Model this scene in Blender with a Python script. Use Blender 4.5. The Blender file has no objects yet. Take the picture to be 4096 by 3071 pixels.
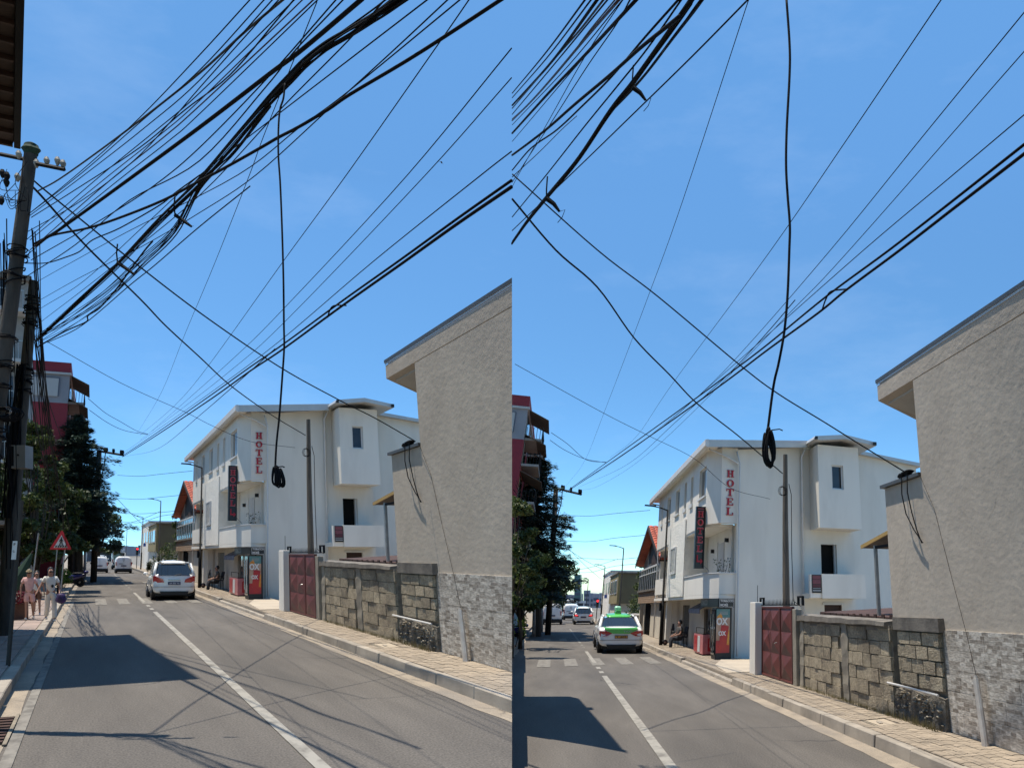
import bpy, bmesh, math, random
from mathutils import Vector, Matrix, noise
R = math.radians
random.seed(7)
scene = bpy.context.scene
col = scene.collection

# ------------------------------------------------------------------ camera, sky, sun, exposure
ZS = 2.6
FOC, PPX, HOR, EYE = 3700.0, 2500.0, 2320.0, 1.8375     # in pixels of the 4096 x 3071 picture; eye height in metres
cam_d = bpy.data.cameras.new('camera'); cam = bpy.data.objects.new('camera', cam_d); col.objects.link(cam)
cam_d.sensor_width = 36.0; cam_d.lens = FOC / 4096 * 36.0
cam_d.shift_x = -(PPX - 2048) / 4096; cam_d.shift_y = (HOR - 1535.5) / 4096
cam_d.clip_start = 0.1; cam_d.clip_end = 6000
cam.location = (0, 0, EYE); cam.rotation_euler = (R(90), 0, 0)
scene.camera = cam
SUN_EL, SUN_AZ = R(76), R(10)          # sun stands to the left, a little ahead
sun_d = bpy.data.lights.new('sun', 'SUN'); sun = bpy.data.objects.new('sun', sun_d); col.objects.link(sun)
sun_d.energy = 5.0; sun_d.angle = R(0.5); sun_d.color = (1.0, 0.925, 0.80)
sun_dir = Vector((math.cos(SUN_EL) * math.cos(SUN_AZ), -math.cos(SUN_EL) * math.sin(SUN_AZ), -math.sin(SUN_EL)))
sun.rotation_euler = sun_dir.to_track_quat('-Z', 'Y').to_euler()
world = bpy.data.worlds.new('World'); scene.world = world; world.use_nodes = True
nt = world.node_tree; nt.nodes.clear()
sky = nt.nodes.new('ShaderNodeTexSky'); sky.sky_type = 'NISHITA'; sky.sun_disc = False
sky.sun_elevation = SUN_EL; sky.sun_rotation = math.atan2(-sun_dir.x, -sun_dir.y)
sky.air_density = 1.0; sky.dust_density = 0.0; sky.ozone_density = 8.0; sky.altitude = 100
tc = nt.nodes.new('ShaderNodeTexCoord')
mp = nt.nodes.new('ShaderNodeMapping'); mp.inputs['Scale'].default_value = (2.2, 2.2, 6.0); mp.inputs['Rotation'].default_value = (0.3, 0.5, 0.9)
cn = nt.nodes.new('ShaderNodeTexNoise'); cn.inputs['Scale'].default_value = 1.6; cn.inputs['Detail'].default_value = 7; cn.inputs['Roughness'].default_value = 0.62
cr = nt.nodes.new('ShaderNodeValToRGB'); cr.color_ramp.elements[0].position = 0.53; cr.color_ramp.elements[1].position = 0.85
cr.color_ramp.elements[1].color = (0.08, 0.08, 0.08, 1)
mx = nt.nodes.new('ShaderNodeMixRGB'); mx.inputs[2].default_value = (7.0, 7.6, 8.2, 1)     # thin cirrus
bg = nt.nodes.new('ShaderNodeBackground'); bg.inputs[1].default_value = 0.15
wo = nt.nodes.new('ShaderNodeOutputWorld')
lk = nt.links.new
ms = nt.nodes.new('ShaderNodeMapping'); ms.inputs['Scale'].default_value = (1, 1, ZS); lk(tc.outputs['Generated'], ms.inputs[0]); lk(ms.outputs[0], sky.inputs['Vector'])     # thin haze band at the horizon
lk(tc.outputs['Generated'], mp.inputs[0]); lk(mp.outputs[0], cn.inputs['Vector']); lk(cn.outputs['Fac'], cr.inputs[0])
tn = nt.nodes.new('ShaderNodeMixRGB'); tn.blend_type = 'MULTIPLY'; tn.inputs[0].default_value = 1.0; tn.inputs[2].default_value = (0.90, 1.18, 1.10, 1)
lk(sky.outputs[0], tn.inputs[1]); lk(cr.outputs[0], mx.inputs[0]); lk(tn.outputs[0], mx.inputs[1]); lk(mx.outputs[0], bg.inputs[0]); lk(bg.outputs[0], wo.inputs[0])
vs = scene.view_settings; vs.view_transform = 'Standard'; vs.look = 'None'; vs.gamma = 1.0; vs.exposure = 0.45; vs.use_curve_mapping = False

# ------------------------------------------------------------------ the two street views: survey (t across, s along, z up, metres) -> site
RA = R(15.2)                            # street direction in the survey
SEAM = (2048 - PPX) / FOC               # the two sites meet on the plane X = SEAM * Y
LEAN = 0.85
class Site:
    def __init__(self, key, cx, pitch, yaw, cx0, cy0, hor, side):
        self.key, self.cx, self.sn, self.cs = key, cx, math.sin(R(pitch)), math.cos(R(pitch))
        self.yaw, self.c = R(yaw), (cx0, cy0)
        self.slope = (HOR - hor) / FOC; self.hor = hor; self.side = side
    def plan(self, t, s):
        x = math.cos(RA) * t - math.sin(RA) * s - self.c[0]; y = math.sin(RA) * t + math.cos(RA) * s - self.c[1]
        ca, sa = math.cos(-self.yaw), math.sin(-self.yaw)
        return ca * x - sa * y, sa * x + ca * y
    def m(self, t, s, z):
        x, y = self.plan(t, s)
        u = y * self.cs - EYE * self.sn
        Y = FOC / 2308.0 * self.cs * u
        uu = max(u, 3.0)
        X = Y * (self.cx - PPX) / FOC + self.cs * x * uu / (uu + LEAN * z * self.sn)
        Z = EYE + (z - EYE) * uu / (uu + z * self.sn)
        return Vector((X, Y, Z + self.slope * Y))
    def heading(self, t, s):
        a, b = self.m(t, s, 0), self.m(t, s + 1, 0)
        return math.atan2(-(b.x - a.x), b.y - a.y)
    def across(self, t, s):              # site metres per survey metre, across the street
        a, b, h = self.m(t, s, 0), self.m(t + 1, s, 0), self.heading(t, s)
        return (b.x - a.x) * math.cos(h) + (b.y - a.y) * math.sin(h)
    def at(self, px, py, depth):         # the point seen at a picture position, at that depth in metres
        return Vector(((px - PPX) / FOC * depth, depth, EYE + (HOR - py) / FOC * depth))
    def gz(self, depth): return self.slope * depth
    def ground_at(self, px, py):
        d = EYE * FOC / (py - self.hor)
        return Vector(((px - PPX) / FOC * d, d, self.slope * d))
LV = Site('left', 1024, 16.412, 0.0, 0.0, 0.0, 2215, -1)
RV = Site('right', 3072, 21.093, -3.932, 0.035, 1.912, 2425, 1)

# ------------------------------------------------------------------ materials
MATS = {}
def mat(name, c1, c2=None, scale=3.0, rough=0.85, bump=0.0, bscale=40.0, coord='sv', metal=0.0, detail=6, contrast=(0.35, 0.65), spec=0.4, stretch=None, emit=None, rand=0.0, fine=0.0, fscale=70.0, coat=0.0, bdist=0.01, c3=None, s3=0.4, trans=0.0):
    if name in MATS: return MATS[name]
    m = bpy.data.materials.new(name); m.use_nodes = True; n = m.node_tree.nodes; l = m.node_tree.links.new
    p = n['Principled BSDF']; p.inputs['Roughness'].default_value = rough; p.inputs['Metallic'].default_value = metal
    p.inputs['Specular IOR Level'].default_value = spec; p.inputs['Coat Weight'].default_value = coat
    p.inputs['Coat Roughness'].default_value = 0.06
    if coord == 'sv':
        a = n.new('ShaderNodeAttribute'); a.attribute_name = 'sv'; vec = a.outputs['Vector']
    else:
        a = n.new('ShaderNodeTexCoord'); vec = a.outputs['Object']
    if stretch:
        mpn = n.new('ShaderNodeMapping'); mpn.inputs['Scale'].default_value = stretch; l(vec, mpn.inputs[0]); vec2 = mpn.outputs[0]
    else: vec2 = vec
    if c2 is None: c2 = tuple(x * 0.9 for x in c1)
    t = n.new('ShaderNodeTexNoise'); t.inputs['Scale'].default_value = scale; t.inputs['Detail'].default_value = detail; t.inputs['Roughness'].default_value = 0.6
    l(vec2, t.inputs['Vector'])
    r = n.new('ShaderNodeValToRGB'); r.color_ramp.elements[0].position = contrast[0]; r.color_ramp.elements[1].position = contrast[1]
    r.color_ramp.elements[0].color = (*c1, 1); r.color_ramp.elements[1].color = (*c2, 1)
    l(t.outputs['Fac'], r.inputs[0]); out = r.outputs[0]
    if c3:
        t3 = n.new('ShaderNodeTexNoise'); t3.inputs['Scale'].default_value = s3; t3.inputs['Detail'].default_value = 4; l(vec2, t3.inputs['Vector'])
        r3 = n.new('ShaderNodeValToRGB'); r3.color_ramp.elements[0].position = 0.48; r3.color_ramp.elements[1].position = 0.72
        l(t3.outputs['Fac'], r3.inputs[0]); x3 = n.new('ShaderNodeMixRGB'); l(r3.outputs[0], x3.inputs[0]); l(out, x3.inputs[1]); x3.inputs[2].default_value = (*c3, 1); out = x3.outputs[0]
    if rand:
        oi = n.new('ShaderNodeObjectInfo'); hs = n.new('ShaderNodeHueSaturation'); mr = n.new('ShaderNodeMapRange')
        mr.inputs['To Min'].default_value = 1 - rand; mr.inputs['To Max'].default_value = 1 + rand
        l(oi.outputs['Random'], mr.inputs[0]); l(mr.outputs[0], hs.inputs['Value']); l(out, hs.inputs['Color']); out = hs.outputs[0]
    if fine:
        tf = n.new('ShaderNodeTexNoise'); tf.inputs['Scale'].default_value = fscale; tf.inputs['Detail'].default_value = 3; l(vec, tf.inputs['Vector'])
        mf = n.new('ShaderNodeMapRange'); mf.inputs['From Min'].default_value = 0.3; mf.inputs['From Max'].default_value = 0.7; mf.inputs['To Min'].default_value = 1 - fine; mf.inputs['To Max'].default_value = 1 + fine; l(tf.outputs['Fac'], mf.inputs[0])
        hf = n.new('ShaderNodeHueSaturation'); l(mf.outputs[0], hf.inputs['Value']); l(out, hf.inputs['Color']); out = hf.outputs[0]
    l(out, p.inputs['Base Color'])
    if trans:
        p.inputs['Transmission Weight'].default_value = trans
    if bump:
        b = n.new('ShaderNodeBump'); b.inputs['Strength'].default_value = bump; b.inputs['Distance'].default_value = bdist
        tb = n.new('ShaderNodeTexNoise'); tb.inputs['Scale'].default_value = bscale; tb.inputs['Detail'].default_value = 5
        l(vec, tb.inputs['Vector']); l(tb.outputs['Fac'], b.inputs['Height']); l(b.outputs[0], p.inputs['Normal'])
    if emit:
        p.inputs['Emission Color'].default_value = (*emit[:3], 1); p.inputs['Emission Strength'].default_value = emit[3]
    MATS[name] = m; return m
def leafmat(name, c1, c2, c3):
    m = bpy.data.materials.new(name); m.use_nodes = True; n = m.node_tree.nodes; l = m.node_tree.links.new
    p = n['Principled BSDF']; p.inputs['Roughness'].default_value = 0.55; p.inputs['Specular IOR Level'].default_value = 0.35
    g = n.new('ShaderNodeNewGeometry'); r = n.new('ShaderNodeValToRGB')
    r.color_ramp.elements[0].color = (*c1, 1); r.color_ramp.elements[1].color = (*c3, 1); e = r.color_ramp.elements.new(0.5); e.color = (*c2, 1)
    l(g.outputs['Random Per Island'], r.inputs[0]); l(r.outputs[0], p.inputs['Base Color'])
    tr = n.new('ShaderNodeBsdfTranslucent'); l(r.outputs[0], tr.inputs[0]); ad = n.new('ShaderNodeMixShader'); ad.inputs[0].default_value = 0.28
    l(p.outputs[0], ad.inputs[1]); l(tr.outputs[0], ad.inputs[2]); l(ad.outputs[0], n['Material Output'].inputs[0])
    MATS[name] = m; return m
M = MATS
mat('asphalt', (0.086, 0.075, 0.064), (0.116, 0.102, 0.087), stretch=(1, 0.2, 1), scale=1.6, rough=0.9, bump=0.5, bscale=160, c3=(0.068, 0.060, 0.052), s3=0.75, detail=9, fine=0.35, fscale=45)
mat('gutter', (0.30, 0.245, 0.182), (0.205, 0.17, 0.13), scale=2.2, bump=0.3, bscale=60, c3=(0.19, 0.165, 0.14), s3=0.6, fine=0.2)
mat('kerbstone', (0.33, 0.285, 0.23), (0.22, 0.19, 0.155), scale=2.5, bump=0.35, bscale=45, rand=0.10)
mat('paver', (0.31, 0.25, 0.185), (0.225, 0.183, 0.137), scale=3.0, bump=0.3, bscale=60, rand=0.10)
mat('paverbed', (0.27, 0.225, 0.17), (0.2, 0.165, 0.13), scale=5)
mat('redpaver', (0.29, 0.215, 0.175), (0.21, 0.165, 0.14), scale=2.0, bump=0.3, bscale=60, rand=0.10)
mat('apron', (0.42, 0.35, 0.26), (0.34, 0.28, 0.21), scale=1.2, bump=0.2)
mat('dirt', (0.24, 0.2, 0.16), (0.17, 0.145, 0.115), scale=0.5, bump=0.3, bscale=8)
mat('paint', (0.27, 0.25, 0.215), (0.13, 0.118, 0.10), scale=5, contrast=(0.45, 0.72), bump=0.2, bscale=140, detail=10)
mat('oldpaint', (0.20, 0.182, 0.155), (0.105, 0.094, 0.08), scale=6, contrast=(0.4, 0.66), bump=0.2, bscale=140, detail=10)
mat('stucco', (0.71, 0.67, 0.595), (0.67, 0.63, 0.56), scale=1.1, bump=0.2, bscale=24, rough=0.9, stretch=(1.3, 1.3, 0.35), contrast=(0.3, 0.75), c3=(0.63, 0.59, 0.52), s3=1.1)
mat('roughstucco', (0.76, 0.72, 0.645), (0.68, 0.645, 0.575), scale=3, bump=0.9, bscale=14, rough=0.92, bdist=0.03)
mat('roofmetal', (0.5, 0.5, 0.49), (0.43, 0.43, 0.42), scale=1.2, rough=0.45, metal=0.3)
mat('whitemetal', (0.62, 0.61, 0.59), rough=0.5)
mat('darkglass', (0.02, 0.022, 0.026), (0.03, 0.032, 0.036), rough=0.06, spec=0.6)
mat('skyglass', (0.10, 0.12, 0.14), rough=0.05, spec=0.9)
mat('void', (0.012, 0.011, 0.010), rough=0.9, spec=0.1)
mat('blacksign', (0.012, 0.012, 0.013), rough=0.35, spec=0.5, coord='obj')
mat('redletter', (0.40, 0.012, 0.028), rough=0.45, coord='obj')
mat('pinkline', (0.62, 0.2, 0.22), rough=0.5, coord='obj')
mat('grime', (0.55, 0.53, 0.5), (0.45, 0.43, 0.4), scale=1)
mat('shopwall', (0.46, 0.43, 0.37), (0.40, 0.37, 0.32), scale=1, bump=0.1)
mat('cream', (0.56, 0.51, 0.42), (0.46, 0.41, 0.33), scale=0.8, bump=0.15)
mat('gatered', (0.145, 0.036, 0.029), (0.095, 0.026, 0.021), scale=2.5, rough=0.5, bump=0.1)
mat('darkmetal', (0.010, 0.010, 0.011), rough=0.75, coord='obj', spec=0.15)
mat('rust', (0.075, 0.036, 0.026), (0.04, 0.022, 0.017), scale=3, rough=0.9, bump=0.3)
mat('block', (0.36, 0.30, 0.21), (0.24, 0.2, 0.142), scale=7, bump=1.0, bscale=38, rand=0.2, bdist=0.03, fine=0.3, fscale=30, c3=(0.14, 0.11, 0.078), s3=1.4)
mat('mortar', (0.25, 0.21, 0.155), (0.12, 0.10, 0.074), scale=5, bump=0.8, bscale=40)
mat('capconcrete', (0.20, 0.175, 0.145), (0.10, 0.088, 0.075), scale=3, bump=0.6, bscale=25)
mat('colconcrete', (0.30, 0.265, 0.205), (0.2, 0.175, 0.14), scale=3, bump=0.6, bscale=25)
mat('rubble', (0.17, 0.15, 0.12), (0.05, 0.045, 0.038), scale=6, bump=1.0, bscale=18, bdist=0.05)
mat('plaster', (0.49, 0.42, 0.34), (0.435, 0.37, 0.298), scale=1.6, bump=0.45, bscale=11, bdist=0.012, c3=(0.41, 0.35, 0.285), s3=0.5, rough=0.92, stretch=(1, 1, 0.55), fine=0.06, fscale=5)
mat('flashing', (0.11, 0.11, 0.108), (0.085, 0.085, 0.085), scale=1, rough=0.5, metal=0.3)
mat('soffit', (0.5, 0.47, 0.42), rough=0.9)
mat('postpaint', (0.6, 0.56, 0.5), (0.4, 0.35, 0.3), scale=4, rough=0.7)
mat('pipe', (0.55, 0.53, 0.5), rough=0.5)
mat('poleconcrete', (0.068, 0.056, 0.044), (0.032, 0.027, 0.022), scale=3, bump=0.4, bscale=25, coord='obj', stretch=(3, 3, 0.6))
mat('polewood', (0.13, 0.105, 0.08), (0.075, 0.06, 0.046), scale=3, coord='sv', stretch=(6, 6, 0.5), bump=0.3)
mat('cable', (0.004, 0.004, 0.005), rough=0.8, coord='obj', spec=0.12)
mat('redcable', (0.03, 0.006, 0.005), rough=0.5, coord='obj')
mat('browncable', (0.018, 0.015, 0.008), rough=0.6, coord='obj')
mat('porcelain', (0.28, 0.25, 0.2), (0.16, 0.14, 0.11), scale=12, rough=0.4, coord='obj')
mat('rooftile', (0.42, 0.10, 0.055), (0.3, 0.07, 0.04), scale=3, rough=0.8, rand=0.2)
mat('wood', (0.05, 0.024, 0.017), (0.03, 0.015, 0.011), scale=4, rough=0.7)
mat('brickband', (0.38, 0.27, 0.18), (0.3, 0.2, 0.135), scale=8, bump=0.3, rand=0.12)
mat('olive', (0.25, 0.195, 0.085), (0.21, 0.165, 0.075), scale=0.8, bump=0.1)
mat('oliveshade', (0.16, 0.13, 0.07), (0.13, 0.105, 0.06), scale=0.8, bump=0.1)  # olive with shade mixed into the colour, for the wall turned from the sun
mat('redwall', (0.24, 0.03, 0.042), (0.19, 0.025, 0.035), scale=0.5, coord='obj')
mat('greywall', (0.27, 0.275, 0.30), (0.22, 0.225, 0.245), scale=0.5, coord='obj')
mat('palepanel', (0.42, 0.42, 0.41), scale=0.5, coord='obj')
mat('concretegrey', (0.30, 0.28, 0.26), (0.21, 0.2, 0.185), scale=0.8, coord='obj')
mat('yellowwall', (0.45, 0.3, 0.13), scale=1, coord='obj')
mat('darkwood', (0.05, 0.032, 0.026), (0.03, 0.02, 0.017), scale=6, coord='obj', stretch=(1, 8, 1))
mat('awning', (0.12, 0.095, 0.075), (0.08, 0.064, 0.05), scale=4, coord='obj')
mat('bark', (0.07, 0.055, 0.04), (0.03, 0.024, 0.018), scale=8, bump=0.8, bscale=20, coord='obj', stretch=(1, 1, 0.25))
mat('palebark', (0.4, 0.38, 0.35), (0.2, 0.19, 0.17), scale=5, bump=0.4, coord='obj')
mat('carwhite', (0.78, 0.77, 0.735), (0.76, 0.75, 0.715), rough=0.22, spec=0.5, coat=0.6, coord='obj')
mat('cargreen', (0.10, 0.47, 0.08), rough=0.22, coat=0.6, coord='obj')
mat('carblack', (0.012, 0.012, 0.013), rough=0.45, coord='obj')
mat('carglass', (0.018, 0.024, 0.032), rough=0.04, spec=0.8, coord='obj')
mat('interior', (0.13, 0.13, 0.13), rough=0.8, coord='obj')
mat('taillight', (0.45, 0.008, 0.015), rough=0.12, spec=0.7, coord='obj', coat=0.5)
mat('brake', (0.9, 0.05, 0.06), rough=0.2, coord='obj', emit=(1.0, 0.05, 0.05, 2.0))
mat('rubber', (0.012, 0.012, 0.012), rough=0.85, coord='obj')
mat('alloy', (0.5, 0.5, 0.5), rough=0.25, metal=0.9, coord='obj')
mat('platewhite', (0.55, 0.56, 0.6), rough=0.4, coord='obj')
mat('platedark', (0.03, 0.035, 0.09), rough=0.4, coord='obj')
mat('plateyellow', (0.6, 0.27, 0.03), rough=0.4, coord='obj')
mat('navy', (0.018, 0.02, 0.10), rough=0.3, coat=0.4, coord='obj')
mat('seatblack', (0.02, 0.02, 0.022), rough=0.7, coord='obj')
mat('signred', (0.52, 0.02, 0.03), rough=0.4, coord='obj')
mat('signwhite', (0.62, 0.58, 0.52), rough=0.4, coord='obj')
mat('signblack', (0.015, 0.015, 0.015), rough=0.5, coord='obj')
mat('signblue', (0.03, 0.08, 0.3), rough=0.4, coord='obj')
mat('zinc', (0.42, 0.42, 0.41), (0.3, 0.3, 0.29), scale=6, rough=0.4, metal=0.7, coord='obj')
mat('skin', (0.36, 0.19, 0.125), (0.32, 0.165, 0.11), scale=10, rough=0.5, coord='obj')
mat('hair', (0.02, 0.013, 0.01), rough=0.5, coord='obj')
mat('clothwhite', (0.66, 0.62, 0.55), (0.58, 0.54, 0.48), scale=14, rough=0.9, bump=0.4, bscale=18, coord='obj', bdist=0.02)
mat('clothpink', (0.66, 0.4, 0.37), (0.56, 0.33, 0.3), scale=14, rough=0.9, bump=0.4, bscale=18, coord='obj', bdist=0.02)
mat('clothdark', (0.03, 0.03, 0.035), (0.02, 0.02, 0.024), scale=14, rough=0.9, coord='obj')
mat('clothgrey', (0.10, 0.09, 0.085), (0.06, 0.055, 0.05), scale=10, rough=0.9, coord='obj')
mat('purple', (0.07, 0.03, 0.14), (0.02, 0.012, 0.05), scale=9, rough=0.6, coord='obj')
mat('hatstraw', (0.28, 0.22, 0.12), (0.1, 0.08, 0.05), scale=20, coord='obj')
mat('bagwhite', (0.62, 0.62, 0.63), (0.5, 0.5, 0.52), scale=6, rough=0.5, coord='obj', bump=0.5, bscale=12, bdist=0.03)
mat('crate', (0.16, 0.07, 0.035), (0.1, 0.045, 0.025), scale=6, coord='obj')
mat('greencloth', (0.02, 0.045, 0.025), (0.012, 0.028, 0.016), scale=3, coord='obj')
mat('lightred', (0.8, 0.02, 0.03), rough=0.3, coord='obj', emit=(1.0, 0.03, 0.04, 1.6))
mat('coolerred', (0.45, 0.02, 0.025), rough=0.3, coord='obj')
mat('coolerpink', (0.55, 0.2, 0.2), (0.5, 0.12, 0.13), scale=4, rough=0.3, coord='obj')
mat('teal', (0.05, 0.16, 0.17), (0.12, 0.2, 0.18), scale=3, rough=0.3, coord='obj')
mat('orange', (0.5, 0.14, 0.02), (0.55, 0.28, 0.04), scale=4, rough=0.3, coord='obj')
mat('canred', (0.42, 0.03, 0.02), (0.28, 0.015, 0.03), scale=3, rough=0.3, coord='obj')
mat('peach', (0.42, 0.3, 0.22), (0.3, 0.16, 0.1), scale=3, rough=0.3, coord='obj')
mat('whiteprint', (0.62, 0.6, 0.57), rough=0.4, coord='obj')
mat('greyprint', (0.35, 0.35, 0.35), rough=0.4, coord='obj')
mat('maroon', (0.10, 0.02, 0.026), rough=0.4, coord='obj')
mat('dullpink', (0.2, 0.055, 0.065), (0.14, 0.035, 0.042), scale=40, rough=0.4, coord='obj')
mat('yellowedge', (0.5, 0.32, 0.1), rough=0.6)
mat('citywall', (0.36, 0.37, 0.40), (0.28, 0.29, 0.32), scale=0.1, coord='obj')
mat('citydark', (0.10, 0.12, 0.16), scale=0.1, coord='obj')
mat('citywhite', (0.6, 0.6, 0.6), scale=0.1, coord='obj')
leafmat('leaf', (0.025, 0.04, 0.010), (0.05, 0.072, 0.018), (0.11, 0.13, 0.035))
leafmat('darkleaf', (0.018, 0.03, 0.009), (0.035, 0.055, 0.016), (0.06, 0.085, 0.026))
leafmat('needle', (0.015, 0.03, 0.02), (0.035, 0.06, 0.044), (0.085, 0.125, 0.10))
leafmat('limeleaf', (0.08, 0.13, 0.015), (0.13, 0.2, 0.025), (0.2, 0.27, 0.05))
leafmat('flower', (0.09, 0.008, 0.015), (0.14, 0.015, 0.03), (0.05, 0.03, 0.012))
leafmat('drygrass', (0.10, 0.085, 0.03), (0.15, 0.12, 0.05), (0.07, 0.08, 0.025))
def tilemat():
    m = bpy.data.materials.new('cladding'); m.use_nodes = True; n = m.node_tree.nodes; l = m.node_tree.links.new
    p = n['Principled BSDF']; p.inputs['Roughness'].default_value = 0.55
    a = n.new('ShaderNodeAttribute'); a.attribute_name = 'sv'; sp = n.new('ShaderNodeSeparateXYZ'); cb = n.new('ShaderNodeCombineXYZ')
    l(a.outputs['Vector'], sp.inputs[0]); l(sp.outputs['Y'], cb.inputs['X']); l(sp.outputs['Z'], cb.inputs['Y'])
    b = n.new('ShaderNodeTexBrick'); b.inputs['Scale'].default_value = 1.0; b.inputs['Brick Width'].default_value = 0.135; b.inputs['Row Height'].default_value = 0.052
    b.inputs['Mortar Size'].default_value = 0.003; b.offset = 0.37; b.squash = 0.7; b.squash_frequency = 3
    b.inputs['Color1'].default_value = (0.25, 0.215, 0.18, 1); b.inputs['Color2'].default_value = (0.62, 0.58, 0.52, 1); b.inputs['Mortar'].default_value = (0.5, 0.46, 0.4, 1)
    l(cb.outputs[0], b.inputs['Vector'])
    mpn = n.new('ShaderNodeMapping'); mpn.inputs['Scale'].default_value = (1, 9, 34); l(a.outputs['Vector'], mpn.inputs[0])
    t = n.new('ShaderNodeTexNoise'); t.inputs['Scale'].default_value = 1.6; t.inputs['Detail'].default_value = 6; l(mpn.outputs[0], t.inputs['Vector'])
    r = n.new('ShaderNodeValToRGB'); r.color_ramp.elements[0].color = (0.62, 0.6, 0.57, 1); r.color_ramp.elements[1].color = (1.25, 1.22, 1.18, 1)
    r.color_ramp.elements[0].position = 0.35; r.color_ramp.elements[1].position = 0.65; l(t.outputs['Fac'], r.inputs[0])
    x = n.new('ShaderNodeMixRGB'); x.blend_type = 'MULTIPLY'; x.inputs[0].default_value = 1; l(b.outputs['Color'], x.inputs[1]); l(r.outputs[0], x.inputs[2])
    l(x.outputs[0], p.inputs['Base Color'])
    bp = n.new('ShaderNodeBump'); bp.inputs['Strength'].default_value = 0.5; bp.inputs['Distance'].default_value = 0.008; l(b.outputs['Fac'], bp.inputs['Height']); bp.invert = True
    l(bp.outputs[0], p.inputs['Normal']); MATS['cladding'] = m
tilemat()
def crack(name, sc, wid, depth):
    m = MATS[name]; n = m.node_tree.nodes; l = m.node_tree.links.new; p = n['Principled BSDF']; src = p.inputs['Base Color'].links[0].from_socket
    a = n.new('ShaderNodeAttribute'); a.attribute_name = 'sv'
    t = n.new('ShaderNodeTexNoise'); t.inputs['Scale'].default_value = sc * 3; t.inputs['Detail'].default_value = 6; l(a.outputs['Vector'], t.inputs['Vector'])
    v0 = n.new('ShaderNodeMixRGB'); v0.blend_type = 'ADD'; v0.inputs[0].default_value = 0.9 / sc * 0.35; l(a.outputs['Vector'], v0.inputs[1]); l(t.outputs['Color'], v0.inputs[2])
    v = n.new('ShaderNodeTexVoronoi'); v.feature = 'DISTANCE_TO_EDGE'; v.inputs['Scale'].default_value = sc; l(v0.outputs[0], v.inputs['Vector'])
    k = n.new('ShaderNodeTexNoise'); k.inputs['Scale'].default_value = sc * 0.9; l(a.outputs['Vector'], k.inputs['Vector'])
    r1 = n.new('ShaderNodeValToRGB'); r1.color_ramp.elements[0].color = (1, 1, 1, 1); r1.color_ramp.elements[1].color = (0, 0, 0, 1); r1.color_ramp.elements[0].position = 0.0; r1.color_ramp.elements[1].position = wid; l(v.outputs[0], r1.inputs[0])
    r2 = n.new('ShaderNodeValToRGB'); r2.color_ramp.elements[0].position = 0.57; r2.color_ramp.elements[1].position = 0.66; l(k.outputs['Fac'], r2.inputs[0])
    mu = n.new('ShaderNodeMath'); mu.operation = 'MULTIPLY'; l(r1.outputs[0], mu.inputs[0]); l(r2.outputs[0], mu.inputs[1])
    x = n.new('ShaderNodeMixRGB'); l(mu.outputs[0], x.inputs[0]); l(src, x.inputs[1]); x.inputs[2].default_value = (*depth, 1); l(x.outputs[0], p.inputs['Base Color'])
crack('asphalt', 0.33, 0.012, (0.035, 0.032, 0.03))
crack('plaster', 0.5, 0.006, (0.25, 0.215, 0.18))
crack('gutter', 0.9, 0.02, (0.1, 0.085, 0.07))
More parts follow.
